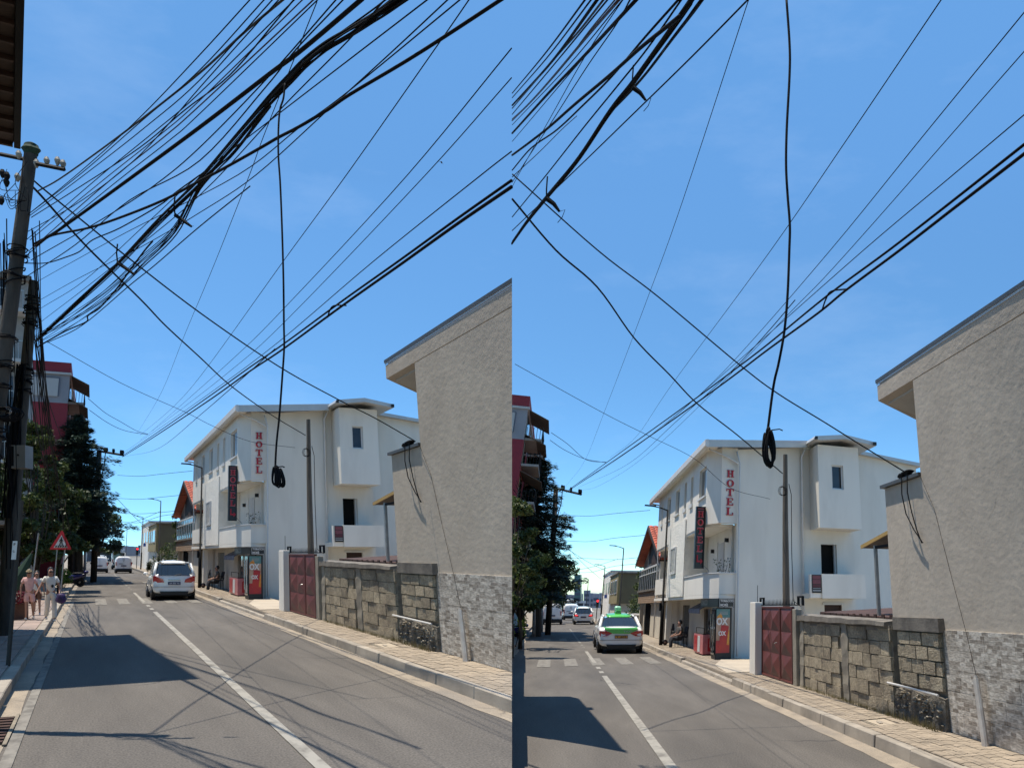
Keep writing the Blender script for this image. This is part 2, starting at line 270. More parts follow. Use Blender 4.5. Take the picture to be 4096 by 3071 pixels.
# ------------------------------------------------------------------ mesh helpers
def tag(o, label=None, cat=None, group=None, kind=None):
    if label: o['label'] = label
    if cat: o['category'] = cat
    if group: o['group'] = group
    if kind: o['kind'] = kind
    return o
def empty(name, loc, rz=0.0, scale=(1, 1, 1)):
    o = bpy.data.objects.new(name, None); col.objects.link(o); o.empty_display_size = 0.2
    o.location = loc; o.rotation_euler = (0, 0, rz); o.scale = scale
    return o
def site_thing(W, name, t, s, z, label, cat, group=None, kind=None):
    return tag(empty(name, W.m(t, s, z)), label, cat, group, kind)
def rigid(W, name, t, s, z, label, cat, group=None, turn=0.0, size=1.0, length=1.0):
    ax = W.across(t, s)
    o = empty(name, W.m(t, s, z), W.heading(t, s) + turn, (ax * size, size * length, size))
    return tag(o, label, cat, group)
class MB:
    def __init__(self): self.v, self.f = [], []
    def add(self, vs, fs):
        b = len(self.v); self.v += [tuple(v) for v in vs]; self.f += [tuple(b + i for i in f) for f in fs]; return self
    def box(self, x0, x1, y0, y1, z0, z1):
        return self.add([(x0, y0, z0), (x1, y0, z0), (x1, y1, z0), (x0, y1, z0), (x0, y0, z1), (x1, y0, z1), (x1, y1, z1), (x0, y1, z1)],
                        [(0, 3, 2, 1), (4, 5, 6, 7), (0, 1, 5, 4), (1, 2, 6, 5), (2, 3, 7, 6), (3, 0, 4, 7)])
    def hexa(self, lo, hi):       # two rings of four points
        return self.add(list(lo) + list(hi), [(0, 3, 2, 1), (4, 5, 6, 7), (0, 1, 5, 4), (1, 2, 6, 5), (2, 3, 7, 6), (3, 0, 4, 7)])
    def prism(self, poly, z0, z1, ax='z', zf=None):     # poly in the two other axes
        n = len(poly)
        def P(a, b, c): return {'z': (a, b, c), 'y': (a, c, b), 'x': (c, a, b)}[ax]
        v = [P(a, b, z0) for a, b in poly] + [P(a, b, z1) for a, b in poly]
        return self.add(v, [tuple(range(n - 1, -1, -1)), tuple(range(n, 2 * n))] + [(i, (i + 1) % n, n + (i + 1) % n, n + i) for i in range(n)])
    def quad(self, a, b, c, d): return self.add([a, b, c, d], [(0, 1, 2, 3)])
    def tube(self, pts, r, n=6, cap=True):
        pts = [Vector(p) for p in pts]; k = len(pts); rr = r if isinstance(r, (list, tuple)) else [r] * k
        vs, fs = [], []; up = None
        for i, p in enumerate(pts):
            d = (pts[min(i + 1, k - 1)] - pts[max(i - 1, 0)])
            if d.length < 1e-9: d = Vector((0, 0, 1))
            d.normalize()
            if up is None:
                up = Vector((0, 0, 1)) if abs(d.z) < 0.9 else Vector((1, 0, 0))
            a = d.cross(up).normalized(); up = a.cross(d).normalized()
            for j in range(n):
                w = 2 * math.pi * j / n; vs.append(p + (a * math.cos(w) + up * math.sin(w)) * rr[i])
        for i in range(k - 1):
            for j in range(n):
                fs.append((i * n + j, i * n + (j + 1) % n, (i + 1) * n + (j + 1) % n, (i + 1) * n + j))
        if cap: fs += [tuple(range(n - 1, -1, -1)), tuple((k - 1) * n + j for j in range(n))]
        return self.add(vs, fs)
    def rings(self, rings, close=True):      # loft of equal rings
        n = len(rings[0]); vs = [p for r in rings for p in r]; fs = []
        for i in range(len(rings) - 1):
            for j in range(n): fs.append((i * n + j, i * n + (j + 1) % n, (i + 1) * n + (j + 1) % n, (i + 1) * n + j))
        if close: fs += [tuple(range(n - 1, -1, -1)), tuple((len(rings) - 1) * n + j for j in range(n))]
        return self.add(vs, fs)
    def ball(self, c, rx, ry, rz, n=10, m=6, jit=0.0, seed=0):
        rs = []; rnd = random.Random(seed)
        for i in range(m + 1):
            ph = math.pi * (i / m) * 0.998 + 0.003; k = 1 + jit * (rnd.random() - .5)
            rs.append([(c[0] + rx * k * math.sin(ph) * math.cos(2 * math.pi * j / n) * (1 + jit * (rnd.random() - .5)), c[1] + ry * k * math.sin(ph) * math.sin(2 * math.pi * j / n), c[2] - rz * math.cos(ph)) for j in range(n)])
        return self.rings(rs)
    def disc(self, c, r, axis='x', h=0.05, n=16):
        i = {'x': Vector((1, 0, 0)), 'y': Vector((0, 1, 0)), 'z': Vector((0, 0, 1))}[axis] * (h / 2); c = Vector(c)
        return self.tube([c - i, c + i], r, n)
    def build(self, name, material, parent=None, W=None, smooth=False, clip=True, sharp=None):
        if not self.v: return None
        sv = None; v = self.v
        if W is not None:
            sv = v; v = [W.m(*p) for p in v]
        else: v = [Vector(p) for p in v]
        own = None
        if parent is not None and W is not None:
            root = parent
            while root.parent: root = root.parent
            off = root.location; v = [p - off for p in v]
        else: off = Vector((0, 0, 0))
        me = bpy.data.meshes.new(name); me.from_pydata([tuple(p) for p in v], [], self.f)
        if sv is not None:
            at = me.attributes.new('sv', 'FLOAT_VECTOR', 'POINT'); at.data.foreach_set('vector', [c for p in sv for c in p])
        bm = None
        if W is not None and clip:
            side = [(p.x + off.x - SEAM * (p.y + off.y)) * W.side for p in v]
            if max(side) <= 0.002:
                bpy.data.meshes.remove(me); return None
            if min(side) < -0.002:
                bm = bmesh.new(); bm.from_mesh(me)
                nrm = Vector((1, -SEAM, 0)).normalized() * W.side
                res = bmesh.ops.bisect_plane(bm, geom=bm.verts[:] + bm.edges[:] + bm.faces[:], plane_co=-off, plane_no=nrm, clear_inner=True)
                ed = [e for e in res['geom_cut'] if isinstance(e, bmesh.types.BMEdge) and len(e.link_faces) == 1]
                if ed and len(me.polygons) > 1: bmesh.ops.holes_fill(bm, edges=ed, sides=0)
        if bm is None:
            bm = bmesh.new(); bm.from_mesh(me)
        bmesh.ops.recalc_face_normals(bm, faces=bm.faces); bm.to_mesh(me); bm.free()
        if smooth:
            me.polygons.foreach_set('use_smooth', [True] * len(me.polygons))
            if sharp: me.set_sharp_from_angle(angle=R(sharp))
        me.materials.append(M[material] if isinstance(material, str) else material); me.update()
        o = bpy.data.objects.new(name, me); col.objects.link(o)
        if parent is not None: o.parent = parent
        return o
def box(name, material, parent, W, *a): return MB().box(*a).build(name, material, parent, W)
def bevel(o, w, seg=2):
    if o is None: return o
    m = o.modifiers.new('bevel', 'BEVEL'); m.width = w; m.segments = seg; m.limit_method = 'ANGLE'; m.angle_limit = R(35)
    return o
def subsurf(o, n=1):
    if o is None: return o
    m = o.modifiers.new('smooth', 'SUBSURF'); m.levels = n; m.render_levels = n
    o.data.polygons.foreach_set('use_smooth', [True] * len(o.data.polygons)); return o
def wall(mb, ax, c0, c1, u0, u1, z0, z1, holes=(), step=None):
    """solid wall slab between c0 and c1 on axis ax ('t' or 's'), with openings (ua, ub, za, zb)"""
    us = sorted(set([u0, u1] + [h for o in holes for h in o[:2] if u0 < h < u1])); zs = sorted(set([z0, z1] + [h for o in holes for h in o[2:] if z0 < h < z1]))
    for i in range(len(us) - 1):
        for j in range(len(zs) - 1):
            a, b, c, d = us[i], us[i + 1], zs[j], zs[j + 1]; mu, mz = (a + b) / 2, (c + d) / 2
            if any(h[0] < mu < h[1] and h[2] < mz < h[3] for h in holes): continue
            if ax == 't': mb.box(c0, c1, a, b, c, d)
            else: mb.box(a, b, c0, c1, c, d)
    return mb
TXT = {}
def text_mesh(s, bold=0.0):
    if (s, bold) in TXT: return TXT[(s, bold)]
    cu = bpy.data.curves.new('lettering', 'FONT'); cu.body = s; cu.size = 1.0; cu.offset = bold; cu.resolution_u = 3
    ob = bpy.data.objects.new('lettering', cu); col.objects.link(ob); dg = bpy.context.evaluated_depsgraph_get()
    me = ob.evaluated_get(dg).to_mesh(); vs = [tuple(v.co) for v in me.vertices]; fs = [tuple(p.vertices) for p in me.polygons]
    bpy.data.objects.remove(ob); bpy.data.curves.remove(cu)
    x0, x1 = min(v[0] for v in vs), max(v[0] for v in vs); y0, y1 = min(v[1] for v in vs), max(v[1] for v in vs)
    TXT[(s, bold)] = ([((v[0] - x0) / (x1 - x0), (v[1] - y0) / (y1 - y0)) for v in vs], fs); return TXT[(s, bold)]
def put_text(s, f, bold=0.0):        # f maps (u, v) in the unit square to a point
    v, fs = text_mesh(s, bold); mb = MB(); mb.add([f(a, b) for a, b in v], fs); return mb
def serif(ch):
    r = []
    if ch == 'H': r = [(.12, .36, 0, 1), (.64, .88, 0, 1), (.36, .64, .44, .56), (0, .45, 0, .08), (0, .45, .92, 1), (.55, 1, 0, .08), (.55, 1, .92, 1)]
    if ch == 'T': r = [(.37, .63, 0, .9), (0, 1, .9, 1), (0, .1, .68, .9), (.9, 1, .68, .9), (.22, .78, 0, .08)]
    if ch == 'E': r = [(.14, .4, 0, 1), (0, .14, 0, .08), (0, .14, .92, 1), (.4, .95, 0, .1), (.4, .92, .9, 1), (.4, .7, .45, .55), (.62, .7, .36, .64), (.85, .95, .1, .32), (.82, .92, .7, .9)]
    if ch == 'L': r = [(.14, .4, 0, 1), (0, .14, 0, .08), (0, .56, .92, 1), (.4, .95, 0, .1), (.85, .95, .1, .36)]
    return r
def letter(mb, ch, f, d0, d1):       # f(u, v, depth)
    if ch == 'O':
        n = 20; o = [(.5 + .5 * math.cos(2 * math.pi * i / n), .5 + .51 * math.sin(2 * math.pi * i / n)) for i in range(n)]
        q = [(.5 + .24 * math.cos(2 * math.pi * i / n), .5 + .41 * math.sin(2 * math.pi * i / n)) for i in range(n)]
        for i in range(n):
            j = (i + 1) % n
            mb.hexa([f(*o[i], d0), f(*o[j], d0), f(*q[j], d0), f(*q[i], d0)], [f(*o[i], d1), f(*o[j], d1), f(*q[j], d1), f(*q[i], d1)])
        return
    for a, b, c, d in serif(ch):
        mb.hexa([f(a, c, d0), f(b, c, d0), f(b, d, d0), f(a, d, d0)], [f(a, c, d1), f(b, c, d1), f(b, d, d1), f(a, d, d1)])
def copy_tree(o, parent=None):
    c = o.copy(); col.objects.link(c); c.parent = parent
    for ch in list(o.children): copy_tree(ch, c)
    return c
def side_ok(W, p): return (p[0] - SEAM * p[1]) * W.side > 0.02

# ------------------------------------------------------------------ ground, road, pavements
S0, S1 = -6.0, 190.0
HALF = {'left': 'in the left half', 'right': 'in the right half'}
ROOTS = {}
def build_ground(W):
    k = W.key
    # base ground: one sheet out to the horizon, ending on the plane where the two views meet
    far = 2600.0; xo = -1800.0 if W.side < 0 else 1800.0; mb = MB(); ys = [-8, 4, 12, 30, 80, 200, 600, far]
    for a, b in zip(ys[:-1], ys[1:]):
        q = [(SEAM * a, a, W.slope * a - .05), (xo, a, W.slope * a - .05), (xo, b, W.slope * b - .05), (SEAM * b, b, W.slope * b - .05)]
        mb.quad(*q)
    g = mb.build('ground', mat('earth', (0.19, 0.17, 0.145), (0.13, 0.12, 0.10), scale=0.08, coord='obj')); tag(g, 'dusty ground around the street ' + HALF[k], None, None, 'structure')
    if W.side < 0:      # the two streets stand at different levels where they meet
        mb = MB()
        for a, b in zip(ys[1:-1], ys[2:]): mb.quad((SEAM * a - .01, a, W.slope * a - .02), (SEAM * b - .01, b, W.slope * b - .02), (SEAM * b - .01, b, -W.slope * b - .1), (SEAM * a - .01, a, -W.slope * a - .1))
        tag(mb.build('retaining_wall', 'capconcrete'), 'low cement face where the two streets meet at different levels', None, None, 'structure')
    road = site_thing(W, 'road', 2, 10, 0, 'grey asphalt road ' + HALF[k], None, None, 'structure')
    mb = MB(); ss = [S0, 6, 12, 20, 30, 45, 70, 110, S1]
    for a, b in zip(ss[:-1], ss[1:]): mb.quad((-1, a, 0), (5.05, a, 0), (5.05, b, 0), (-1, b, 0))
    mb.build('asphalt', 'asphalt', road, W)
    # cement gutters along both kerbs, uneven inner edge
    rnd = random.Random(3)
    for nm, ta, tb, sg in (('gutter', 5.0, 4.72, -1), ('gutter', -.97, -.70, 1)):
        mb = MB(); s = S0; prev = None
        while s < 60:
            e = tb + sg * (rnd.random() - .5) * .06
            if prev: mb.quad((ta, prev[0], .004), (prev[1], prev[0], .004), (e, s, .004), (ta, s, .004))
            prev = (s, e); s += .5
        mb.build(nm, 'gutter', road, W)
    def mark(name, t0, t1, s0, s1, m='paint', skew=0.0):
        MB().quad((t0, s0, .009), (t1, s0, .009), (t1 + skew, s1, .009), (t0 + skew, s1, .009)).build(name, m, road, W)
    mark('edge_line', -.68, -.56, 4, 26, 'oldpaint')
    mark('centre_line', 2.06, 2.20, 2, 20.6)
    for a, b in ((21.35, 21.95), (22.65, 23.3), (24.3, 30.8), (33.0, 33.7), (35.0, 35.8), (37.0, 60.0)): mark('centre_line', 2.06, 2.19, a, b, 'paint' if b < 31 else 'oldpaint')
    for t0 in (.25, 1.12, 2.0, 2.95, 3.9): mark('crosswalk_bar', t0, t0 + .42, 23.9, 26.9, 'oldpaint')
    for t0 in (.2, 1.1, 2.3, 3.4): mark('crosswalk_bar', t0, t0 + .4, 40.0, 42.5, 'oldpaint')
    # pavements
    sw = site_thing(W, 'pavement_right', 5.6, 12, 0, 'beige block pavement beside the block wall and hotel ' + HALF[k], None, None, 'structure')
    mb = MB()
    for a, b in zip(ss[:-1], ss[1:]): mb.box(5.16, 6.9 if a > 17 else 6.3, a, b, .0, .135)
    mb.build('paver_bed', 'paverbed', sw, W)
    # kerb stones
    s = 1.0; rnd = random.Random(5)
    while s < 60:
        L = .92 if s < 20 else 1.9
        lowered = 16.9 < s < 23.0
        h = .155 + rnd.uniform(-.008, .008) if not lowered else .075
        d = rnd.uniform(-.012, .012)
        o = MB().hexa([(5.0 + d, s, -.02), (5.16, s, -.02), (5.16, s + L - .018, -.02), (5.0 + d, s + L - .018, -.02)], [(5.02 + d, s, h), (5.16, s, h), (5.16, s + L - .018, h), (5.02 + d, s + L - .018, h)]).build('kerb_stone', 'kerbstone', sw, W)
        bevel(o, .012, 1); s += L
    # zigzag interlocking pavers
    def paver(t, s_, w, l, z, zz):
        return MB().prism([(t, s_), (t + w * .5, s_ + zz), (t + w, s_), (t + w, s_ + l), (t + w * .5, s_ + l + zz), (t, s_ + l)], z - .03, z)
    rows = []
    w_, l_ = .155, .115
    s = 5.6
    while s < 34:
        for i in range(6 if s < 23 else 8):
            t = 5.175 + i * (w_ + .009)
            if 10.72 < s < 11.3 and 5.38 < t + .1 < 5.82: continue
            rows.append((t, s))
        s += l_ + .009
    rnd = random.Random(11); near = [p for p in rows if 7.6 < p[1] < 16.0]
    if W.side > 0: near = [p for p in rows if 8.0 < p[1] < 16.0]
    near = near[:300]; ns = set(near)
    for t, s_ in near: paver(t, s_, w_, l_, .152 + rnd.uniform(-.003, .003), .03).build('paver', 'paver', sw, W)
    mb = MB()
    for t, s_ in rows:
        if (t, s_) not in ns:
            q = paver(t, s_, w_, l_, .152 + rnd.uniform(-.003, .003), .03); mb.add(q.v, q.f)
    o = mb.build('paver_field', 'paver', sw, W)
    if o: o['kind'] = 'stuff'
    # cement apron before the hotel yard
    a = MB().prism([(5.2, 18.7), (6.9, 18.7), (6.9, 23.3), (6.3, 23.3), (5.45, 21.0)], .15, .166).build('entrance_apron', 'apron', sw, W)
    mb = MB().box(6.3, 16, 15.4, 23.4, .0, .12); mb.build('yard_ground', 'apron', sw, W)
    # broken manhole in the pavement
    mh = site_thing(W, 'manhole', 5.6, 11.0, .15, 'square pit with a cracked cement cover sunk in the pavement ' + HALF[k], 'manhole')
    box('rim', 'mortar', mh, W, 5.40, 5.80, 10.74, 11.30, .136, .142)
    MB().hexa([(5.44, 10.78, .13), (5.74, 10.8, .13), (5.76, 11.22, .13), (5.44, 11.24, .13)], [(5.44, 10.78, .15), (5.74, 10.8, .155), (5.76, 11.22, .16), (5.44, 11.24, .15)]).build('cover', 'apron', mh, W)
    MB().prism([(5.5, 10.9), (5.56, 10.9), (5.6, 11.02), (5.53, 11.06)], .156, .163).build('loose_chip', 'kerbstone', mh, W)
    # left pavement
    lw = site_thing(W, 'pavement_left', -2, 12, 0, 'reddish slab pavement under the trees ' + HALF[k], None, None, 'structure')
    mb = MB()
    for a, b in zip(ss[:-1], ss[1:]): mb.box(-9.0, -1.12, a, b, 0, .135)
    mb.build('slab_bed', 'paverbed', lw, W)
    s = 3.0
    while s < 46:
        L = .95 if s < 30 else 2.0
        o = MB().box(-1.12, -.95 + rnd.uniform(-.01, .01), s, s + L - .02, -.02, .155).build('kerb_stone', 'kerbstone', lw, W); bevel(o, .012, 1); s += L
    s = 6.0; n = 0
    while s < 27:
        for i in range(6):
            t = -1.14 - (i + 1) * .42
            MB().box(t, t + .405, s, s + .62, .1, .15 + rnd.uniform(-.003, .003)).build('pavement_slab', 'redpaver', lw, W)
        s += .64
    if W.side < 0:
        dg = site_thing(W, 'drain_grate', -.85, 8.0, 0, 'rusty drain grate in the gutter near the bottom left corner', 'drain')
        box('pit', 'void', dg, W, -1.02, -.72, 7.0, 8.1, .004, .008)
        for i in range(9): box('bar', 'rust', dg, W, -1.0, -.74, 7.05 + i * .115, 7.11 + i * .115, .009, .02)
        box('frame', 'mortar', dg, W, -.73, -.69, 6.95, 8.15, .0, .022)
# ------------------------------------------------------------------ plants
def leafq(mb, c, r, rnd, flat=0.0):
    a = Vector((rnd.gauss(0, 1), rnd.gauss(0, 1), rnd.gauss(0, 1) * (1 - flat))); a.normalize()
    b = a.cross(Vector((rnd.gauss(0, 1), rnd.gauss(0, 1), rnd.gauss(0, 1)))).normalized(); c = Vector(c)
    mb.add([c - a * r, c + b * r * .45, c + a * r, c - b * r * .45], [(0, 1, 2, 3)])
def foliage(mb, W, base, clumps, n, leaf, rnd, clip=True):
    for (cx, cy, cz, rx, rz) in clumps:
        for i in range(n):
            d = Vector((rnd.gauss(0, 1), rnd.gauss(0, 1), rnd.gauss(0, 1))); d.normalize(); q = rnd.random() ** .42
            p = Vector((cx + d.x * rx * q, cy + d.y * rx * q, cz + d.z * rz * q)) + base
            if clip and not side_ok(W, p): continue
            leafq(mb, p - base, leaf * rnd.uniform(.6, 1.3), rnd)
def broadleaf(W, base, h, r, label, seed, leaf='leaf', bark='bark', n=150, k=34, lsize=.11, name='street_tree', trunkh=.4, group=None, squash=1.0):
    rnd = random.Random(seed); root = tag(empty(name, base), label, 'tree', group)
    th = h * trunkh; cl = []; lm = MB()
    lm.tube([(0, 0, -.1), (.04, 0, th * .5), (-.03, .05, th), (0, 0, h * .75)], [r * .075, r * .06, r * .05, r * .015], 8)
    for i in range(k):
        a = rnd.uniform(0, 2 * math.pi); zz = rnd.uniform(0.02, 1); rad = r * math.sqrt(max(.05, 1 - (zz * 1.7 - .75) ** 2)) * rnd.uniform(.35, 1.0)
        c = (rad * math.cos(a), rad * math.sin(a), th + (h - th) * zz * .96); s = r * rnd.uniform(.2, .36); cl.append((*c, s, s * .75 * squash))
        if i % 2 == 0: lm.tube([(0, 0, th * rnd.uniform(.7, 1.0)), (c[0] * .5, c[1] * .5, (th + c[2]) / 2), c], [r * .03, r * .02, r * .006], 5)
    lo = lm.build('trunk', bark, None, smooth=True); lo.parent = root
    fm = MB(); foliage(fm, W, Vector(base), cl, n, lsize, rnd)
    fo = fm.build('crown', leaf, None)
    if fo: fo.parent = root
    return root
def conifer(W, base, h, r, label, seed, group=None, bare=.16, whorls=22, name='conifer'):
    rnd = random.Random(seed); root = tag(empty(name, base), label, 'tree', group); base = Vector(base)
    tm = MB().tube([(0, 0, -.1), (.05, 0, h * .4), (0, .04, h * .8), (0, 0, h)], [r * .09, r * .06, r * .03, .01], 8); fm = MB(); bm_ = MB()
    for i in range(whorls):
        f = i / (whorls - 1); z = h * (bare + (1 - bare) * f * .985); L = r * (1 - f) ** .62 * rnd.uniform(.65, 1.2) * (1.0 if f > .12 else .8) + .18
        nb = 9
        for j in range(nb):
            a = 2 * math.pi * (j + rnd.random() * .7) / nb; l = L * rnd.uniform(.62, 1.18); up = rnd.uniform(-.12, .18)
            d = Vector((math.cos(a), math.sin(a), 0)); pts = [Vector((0, 0, z)), Vector((0, 0, z + up * l)) + d * l * .5, Vector((0, 0, z - .05 * l + up * l)) + d * l]
            if side_ok(W, base + pts[2]): bm_.tube(pts, [.03, .02, .006], 4)
            m = int(50 + 90 * l)
            for q in range(m):
                u = rnd.random() ** .7; p = pts[0].lerp(pts[1], u * 2) if u < .5 else pts[1].lerp(pts[2], u * 2 - 1)
                wd = l * .26 * (1.15 - u) + .09; sd = d.cross(Vector((0, 0, 1)))
                p = p + sd * rnd.gauss(0, wd * .6) + Vector((0, 0, rnd.gauss(-.04, .09)))
                if not side_ok(W, base + p): continue
                dv = (d * rnd.uniform(.5, 1) + sd * rnd.uniform(-.8, .8) + Vector((0, 0, rnd.uniform(-.35, .25)))).normalized(); w = dv.cross(Vector((0, 0, 1))).normalized()
                L2 = rnd.uniform(.10, .26); ww = rnd.uniform(.025, .06)
                tl = Vector((0, 0, rnd.uniform(-.5, .5))) * ww
                fm.add([p - w * ww - tl, p + dv * L2, p + w * ww + tl, p - dv * L2 * .3], [(0, 1, 2, 3)])
    tm.add(bm_.v, bm_.f)
    for nm, mb, mm in (('trunk', tm, 'bark'), ('crown', fm, 'needle')):
        o = mb.build(nm, mm, None)
        if o: o.parent = root
    return root
def bush(W, base, rx, rz, label, seed, leaf='leaf', n=120, k=10, lsize=.06, name='bush', group=None, ry=None):
    rnd = random.Random(seed); root = tag(empty(name, base), label, 'bush', group); cl = []; ry = ry or rx
    sm = MB()
    for i in range(k):
        c = (rnd.uniform(-.75, .75) * rx, rnd.uniform(-.75, .75) * ry, rz * rnd.uniform(.25, .85)); cl.append((*c, rx * .45, rz * .34)); sm.tube([(c[0] * .3, c[1] * .3, 0), (c[0] * .7, c[1] * .7, c[2] * .6), c], [.02, .014, .005], 4)
    o = sm.build('stem', 'bark', None); o.parent = root
    fm = MB(); foliage(fm, W, Vector(base), cl, n, lsize, rnd); o = fm.build('foliage', leaf, None)
    if o: o.parent = root
    return root
# ------------------------------------------------------------------ vehicles (local: x right, y ahead, z up, rear at y = 0)
def ring(w, zb, zs, zt, wt, crown=.03):
    h = [(w * .82, zb), (w * .97, zb + .10), (w, zb + .28 * (zs - zb) + .08), (w, zs - .14), (w * .975, zs), (wt, zt), (wt * .6, zt + crown), (wt * .2, zt + crown * 1.2)]
    return h + [(-a, b) for a, b in reversed(h)]
def wheel(p, x, y, r, w):
    t = MB().disc((x, y, r), r, 'x', w, 20).build('wheel', 'rubber', p); bevel(t, .025, 2)
    sgn = 1 if x > 0 else -1
    rim = MB().disc((x + sgn * (w / 2 + .004), y, r), r * .66, 'x', .015, 16).build('rim', 'alloy', t)
    sp = MB()
    for i in range(5):
        a = i * 2 * math.pi / 5; sp.tube([(x + sgn * (w / 2 + .014), y, r), (x + sgn * (w / 2 + .014), y + r * .6 * math.cos(a), r + r * .6 * math.sin(a))], .022, 4)
    sp.build('spokes', 'carblack', t)
def car(root, kind='hatch', paint='carwhite', accent=None, plate='platewhite', brake=False, ptext=None):
    if kind == 'hatch':
        st = [(0.0, .80, .30, .94, 1.0, .70), (.05, .875, .25, .98, 1.04, .78), (.35, .895, .24, 1.0, 1.05, .80), (1.3, .90, .2, 1.0, 1.04, .82), (2.9, .90, .2, .98, 1.02, .82), (3.5, .88, .22, .92, .97, .78), (4.1, .84, .28, .82, .88, .72), (4.33, .72, .4, .68, .74, .6)]
        gb, gt = (.06, 3.15, .80, 1.0), (.40, 2.35, .62, 1.50); hgt = 1.56; wb = (.72, 3.42); wr = .32
    elif kind == 'sedan':
        st = [(0.0, .78, .30, .86, .93, .66), (.05, .865, .25, .94, 1.0, .76), (.4, .89, .24, .97, 1.02, .79), (1.3, .90, .2, .96, 1.0, .82), (3.1, .90, .2, .94, .98, .82), (3.7, .88, .22, .88, .94, .78), (4.3, .84, .28, .78, .84, .72), (4.55, .72, .4, .64, .7, .6)]
        gb, gt = (.55, 3.3, .80, .97), (1.25, 2.55, .60, 1.40); hgt = 1.46; wb = (.95, 3.6); wr = .32
    body = MB().rings([[(a, y, b) for a, b in ring(w, zb, zs, zt, wt)] for (y, w, zb, zs, zt, wt) in st]).build('body', paint, root); subsurf(body, 1)
    # glasshouse and roof
    (y0, y1, wb_, zb), (y2, y3, wt_, zt) = gb, gt
    gl = MB().hexa([(-wb_, y0, zb), (wb_, y0, zb), (wb_, y1, zb), (-wb_, y1, zb)], [(-wt_, y2, zt - .05), (wt_, y2, zt - .05), (wt_, y3, zt - .05), (-wt_, y3, zt - .05)]).build('glasshouse', 'carglass', root); bevel(gl, .04, 2)
    rp = accent or paint
    rf = MB().rings([[(-wt_ * k - .02, y, z), (-wt_ * k * .6, y, z + .05), (0, y, z + .065), (wt_ * k * .6, y, z + .05), (wt_ * k + .02, y, z), (0, y, z - .03)] for (y, z, k) in ((y2 - .16, zt - .06, 1.06), (y2 - .05, zt + .02, 1.05), (y2 + .3, zt + .05, 1.02), ((y2 + y3) / 2, zt + .06, 1.0), (y3 - .1, zt + .04, .98), (y3 + .12, zt - .05, .95))]).build('roof', rp, root); subsurf(rf, 1)
    for sg in (-1, 1):
        MB().tube([(sg * (wb_ + .035), y0 + .02, zb - .06), (sg * (wt_ + .10 * .7 + .02), y2 - .06, zt - .03)], [.085, .06], 6).build('pillar', paint, root, smooth=True)
        MB().tube([(sg * (wb_ + .01), y1 - .05, zb - .02), (sg * (wt_ + .01), y3, zt)], .04, 6).build('pillar', paint, root, smooth=True)
        MB().tube([(sg * (wb_ + .015), (y0 + y1) / 2 - .1, zb - .02), (sg * (wt_ + .02), (y2 + y3) / 2, zt)], .03, 6).build('pillar', 'carblack', root, smooth=True)
        MB().tube([(sg * (wt_ + .02), y2, zt + .0), (sg * (wt_ + .02), (y2 + y3) / 2, zt + .03), (sg * (wt_ + .015), y3, zt)], .035, 6).build('roof_rail', paint, root, smooth=True)
        m = MB().ball((sg * 1.0, y1 - .25, zb + .08), .11, .06, .075, 10, 6).build('mirror', 'carblack' if kind == 'sedan' else paint, root, smooth=True)
        for y in wb:
            ar = MB().disc((sg * .80, y, wr + .02), wr + .055, 'x', .22, 20).build('wheel_arch', 'carblack', root)
            wheel(root, sg * .80, y, wr, .23)
        # rear lamps
        zl = .80 if kind == 'hatch' else .765
        if kind == 'hatch': poly = [(.42, zl - .08), (.80, zl - .10), (.86, zl - .02), (.855, zl + .16), (.76, zl + .16), (.46, zl + .04)]
        else: poly = [(.34, zl + .04), (.55, zl - .07), (.80, zl - .09), (.86, zl), (.85, zl + .13), (.6, zl + .12)]
        lo = [(sg * a * .97, .22, b) for a, b in poly]; hi = [(sg * a * (1.02 if a > .78 else 1), -.030 + (.07 if a > .78 else 0), b) for a, b in poly]; n = len(poly)
        l = MB().add(lo + hi, [tuple(range(n)), tuple(range(2 * n - 1, n - 1, -1))] + [(i, (i + 1) % n, n + (i + 1) % n, n + i) for i in range(n)]).build('tail_light', 'taillight', root)
        if brake: MB().box(sg * .66 - .1, sg * .66 + .1, -.03, -.018, zl + .02, zl + .09).build('lit_lamp', 'brake', l)
    # rear details
    if kind == 'hatch':
        MB().hexa([(-.66, -.012, .985), (.66, -.012, .985), (.66, .06, .985), (-.66, .06, .985)], [(-.58, .21, 1.40), (.58, .21, 1.40), (.58, .30, 1.40), (-.58, .30, 1.40)]).build('rear_window', 'carglass', root)
        MB().tube([(0, -.02, .99), (.3, .02, 1.05)], .012, 5).build('wiper', 'carblack', root)
        MB().box(-.26, .26, -.028, .02, .80, .83).build('grip', 'alloy', root)
        pz = .68
    else:
        MB().hexa([(-.62, .50, .985), (.62, .50, .985), (.62, .56, .985), (-.62, .56, .985)], [(-.52, 1.10, 1.36), (.52, 1.10, 1.36), (.52, 1.2, 1.36), (-.52, 1.2, 1.36)]).build('rear_window', 'carglass', root)
        if accent:
            MB().prism([(-.33, .79), (.33, .79), (.60, .915), (.66, .965), (-.66, .965), (-.60, .915)], -.052, .1, 'y').build('boot_panel', accent, root)
            MB().hexa([(-.66, -.05, .966), (.66, -.05, .966), (.70, .56, .99), (-.70, .56, .99)], [(-.64, -.03, 1.01), (.64, -.03, 1.01), (.68, .56, 1.035), (-.68, .56, 1.035)]).build('boot_lid', accent, root)
            put_text('TAXI', lambda u, v: (.08 + u * .34, -.056 - .008, .84 + v * .07), .02).build('lettering', 'greyprint', root)
            b = MB().box(-.13, .13, 1.55, 1.95, 1.46, 1.60).build('roof_sign', accent, root); bevel(b, .05, 3)
            c = MB().box(-.13, .13, 1.5, 1.9, 1.605, 1.80).build('roof_sign_top', mat('mint', (0.3, 0.62, 0.4), rough=.3, coord='obj'), root); bevel(c, .06, 3)
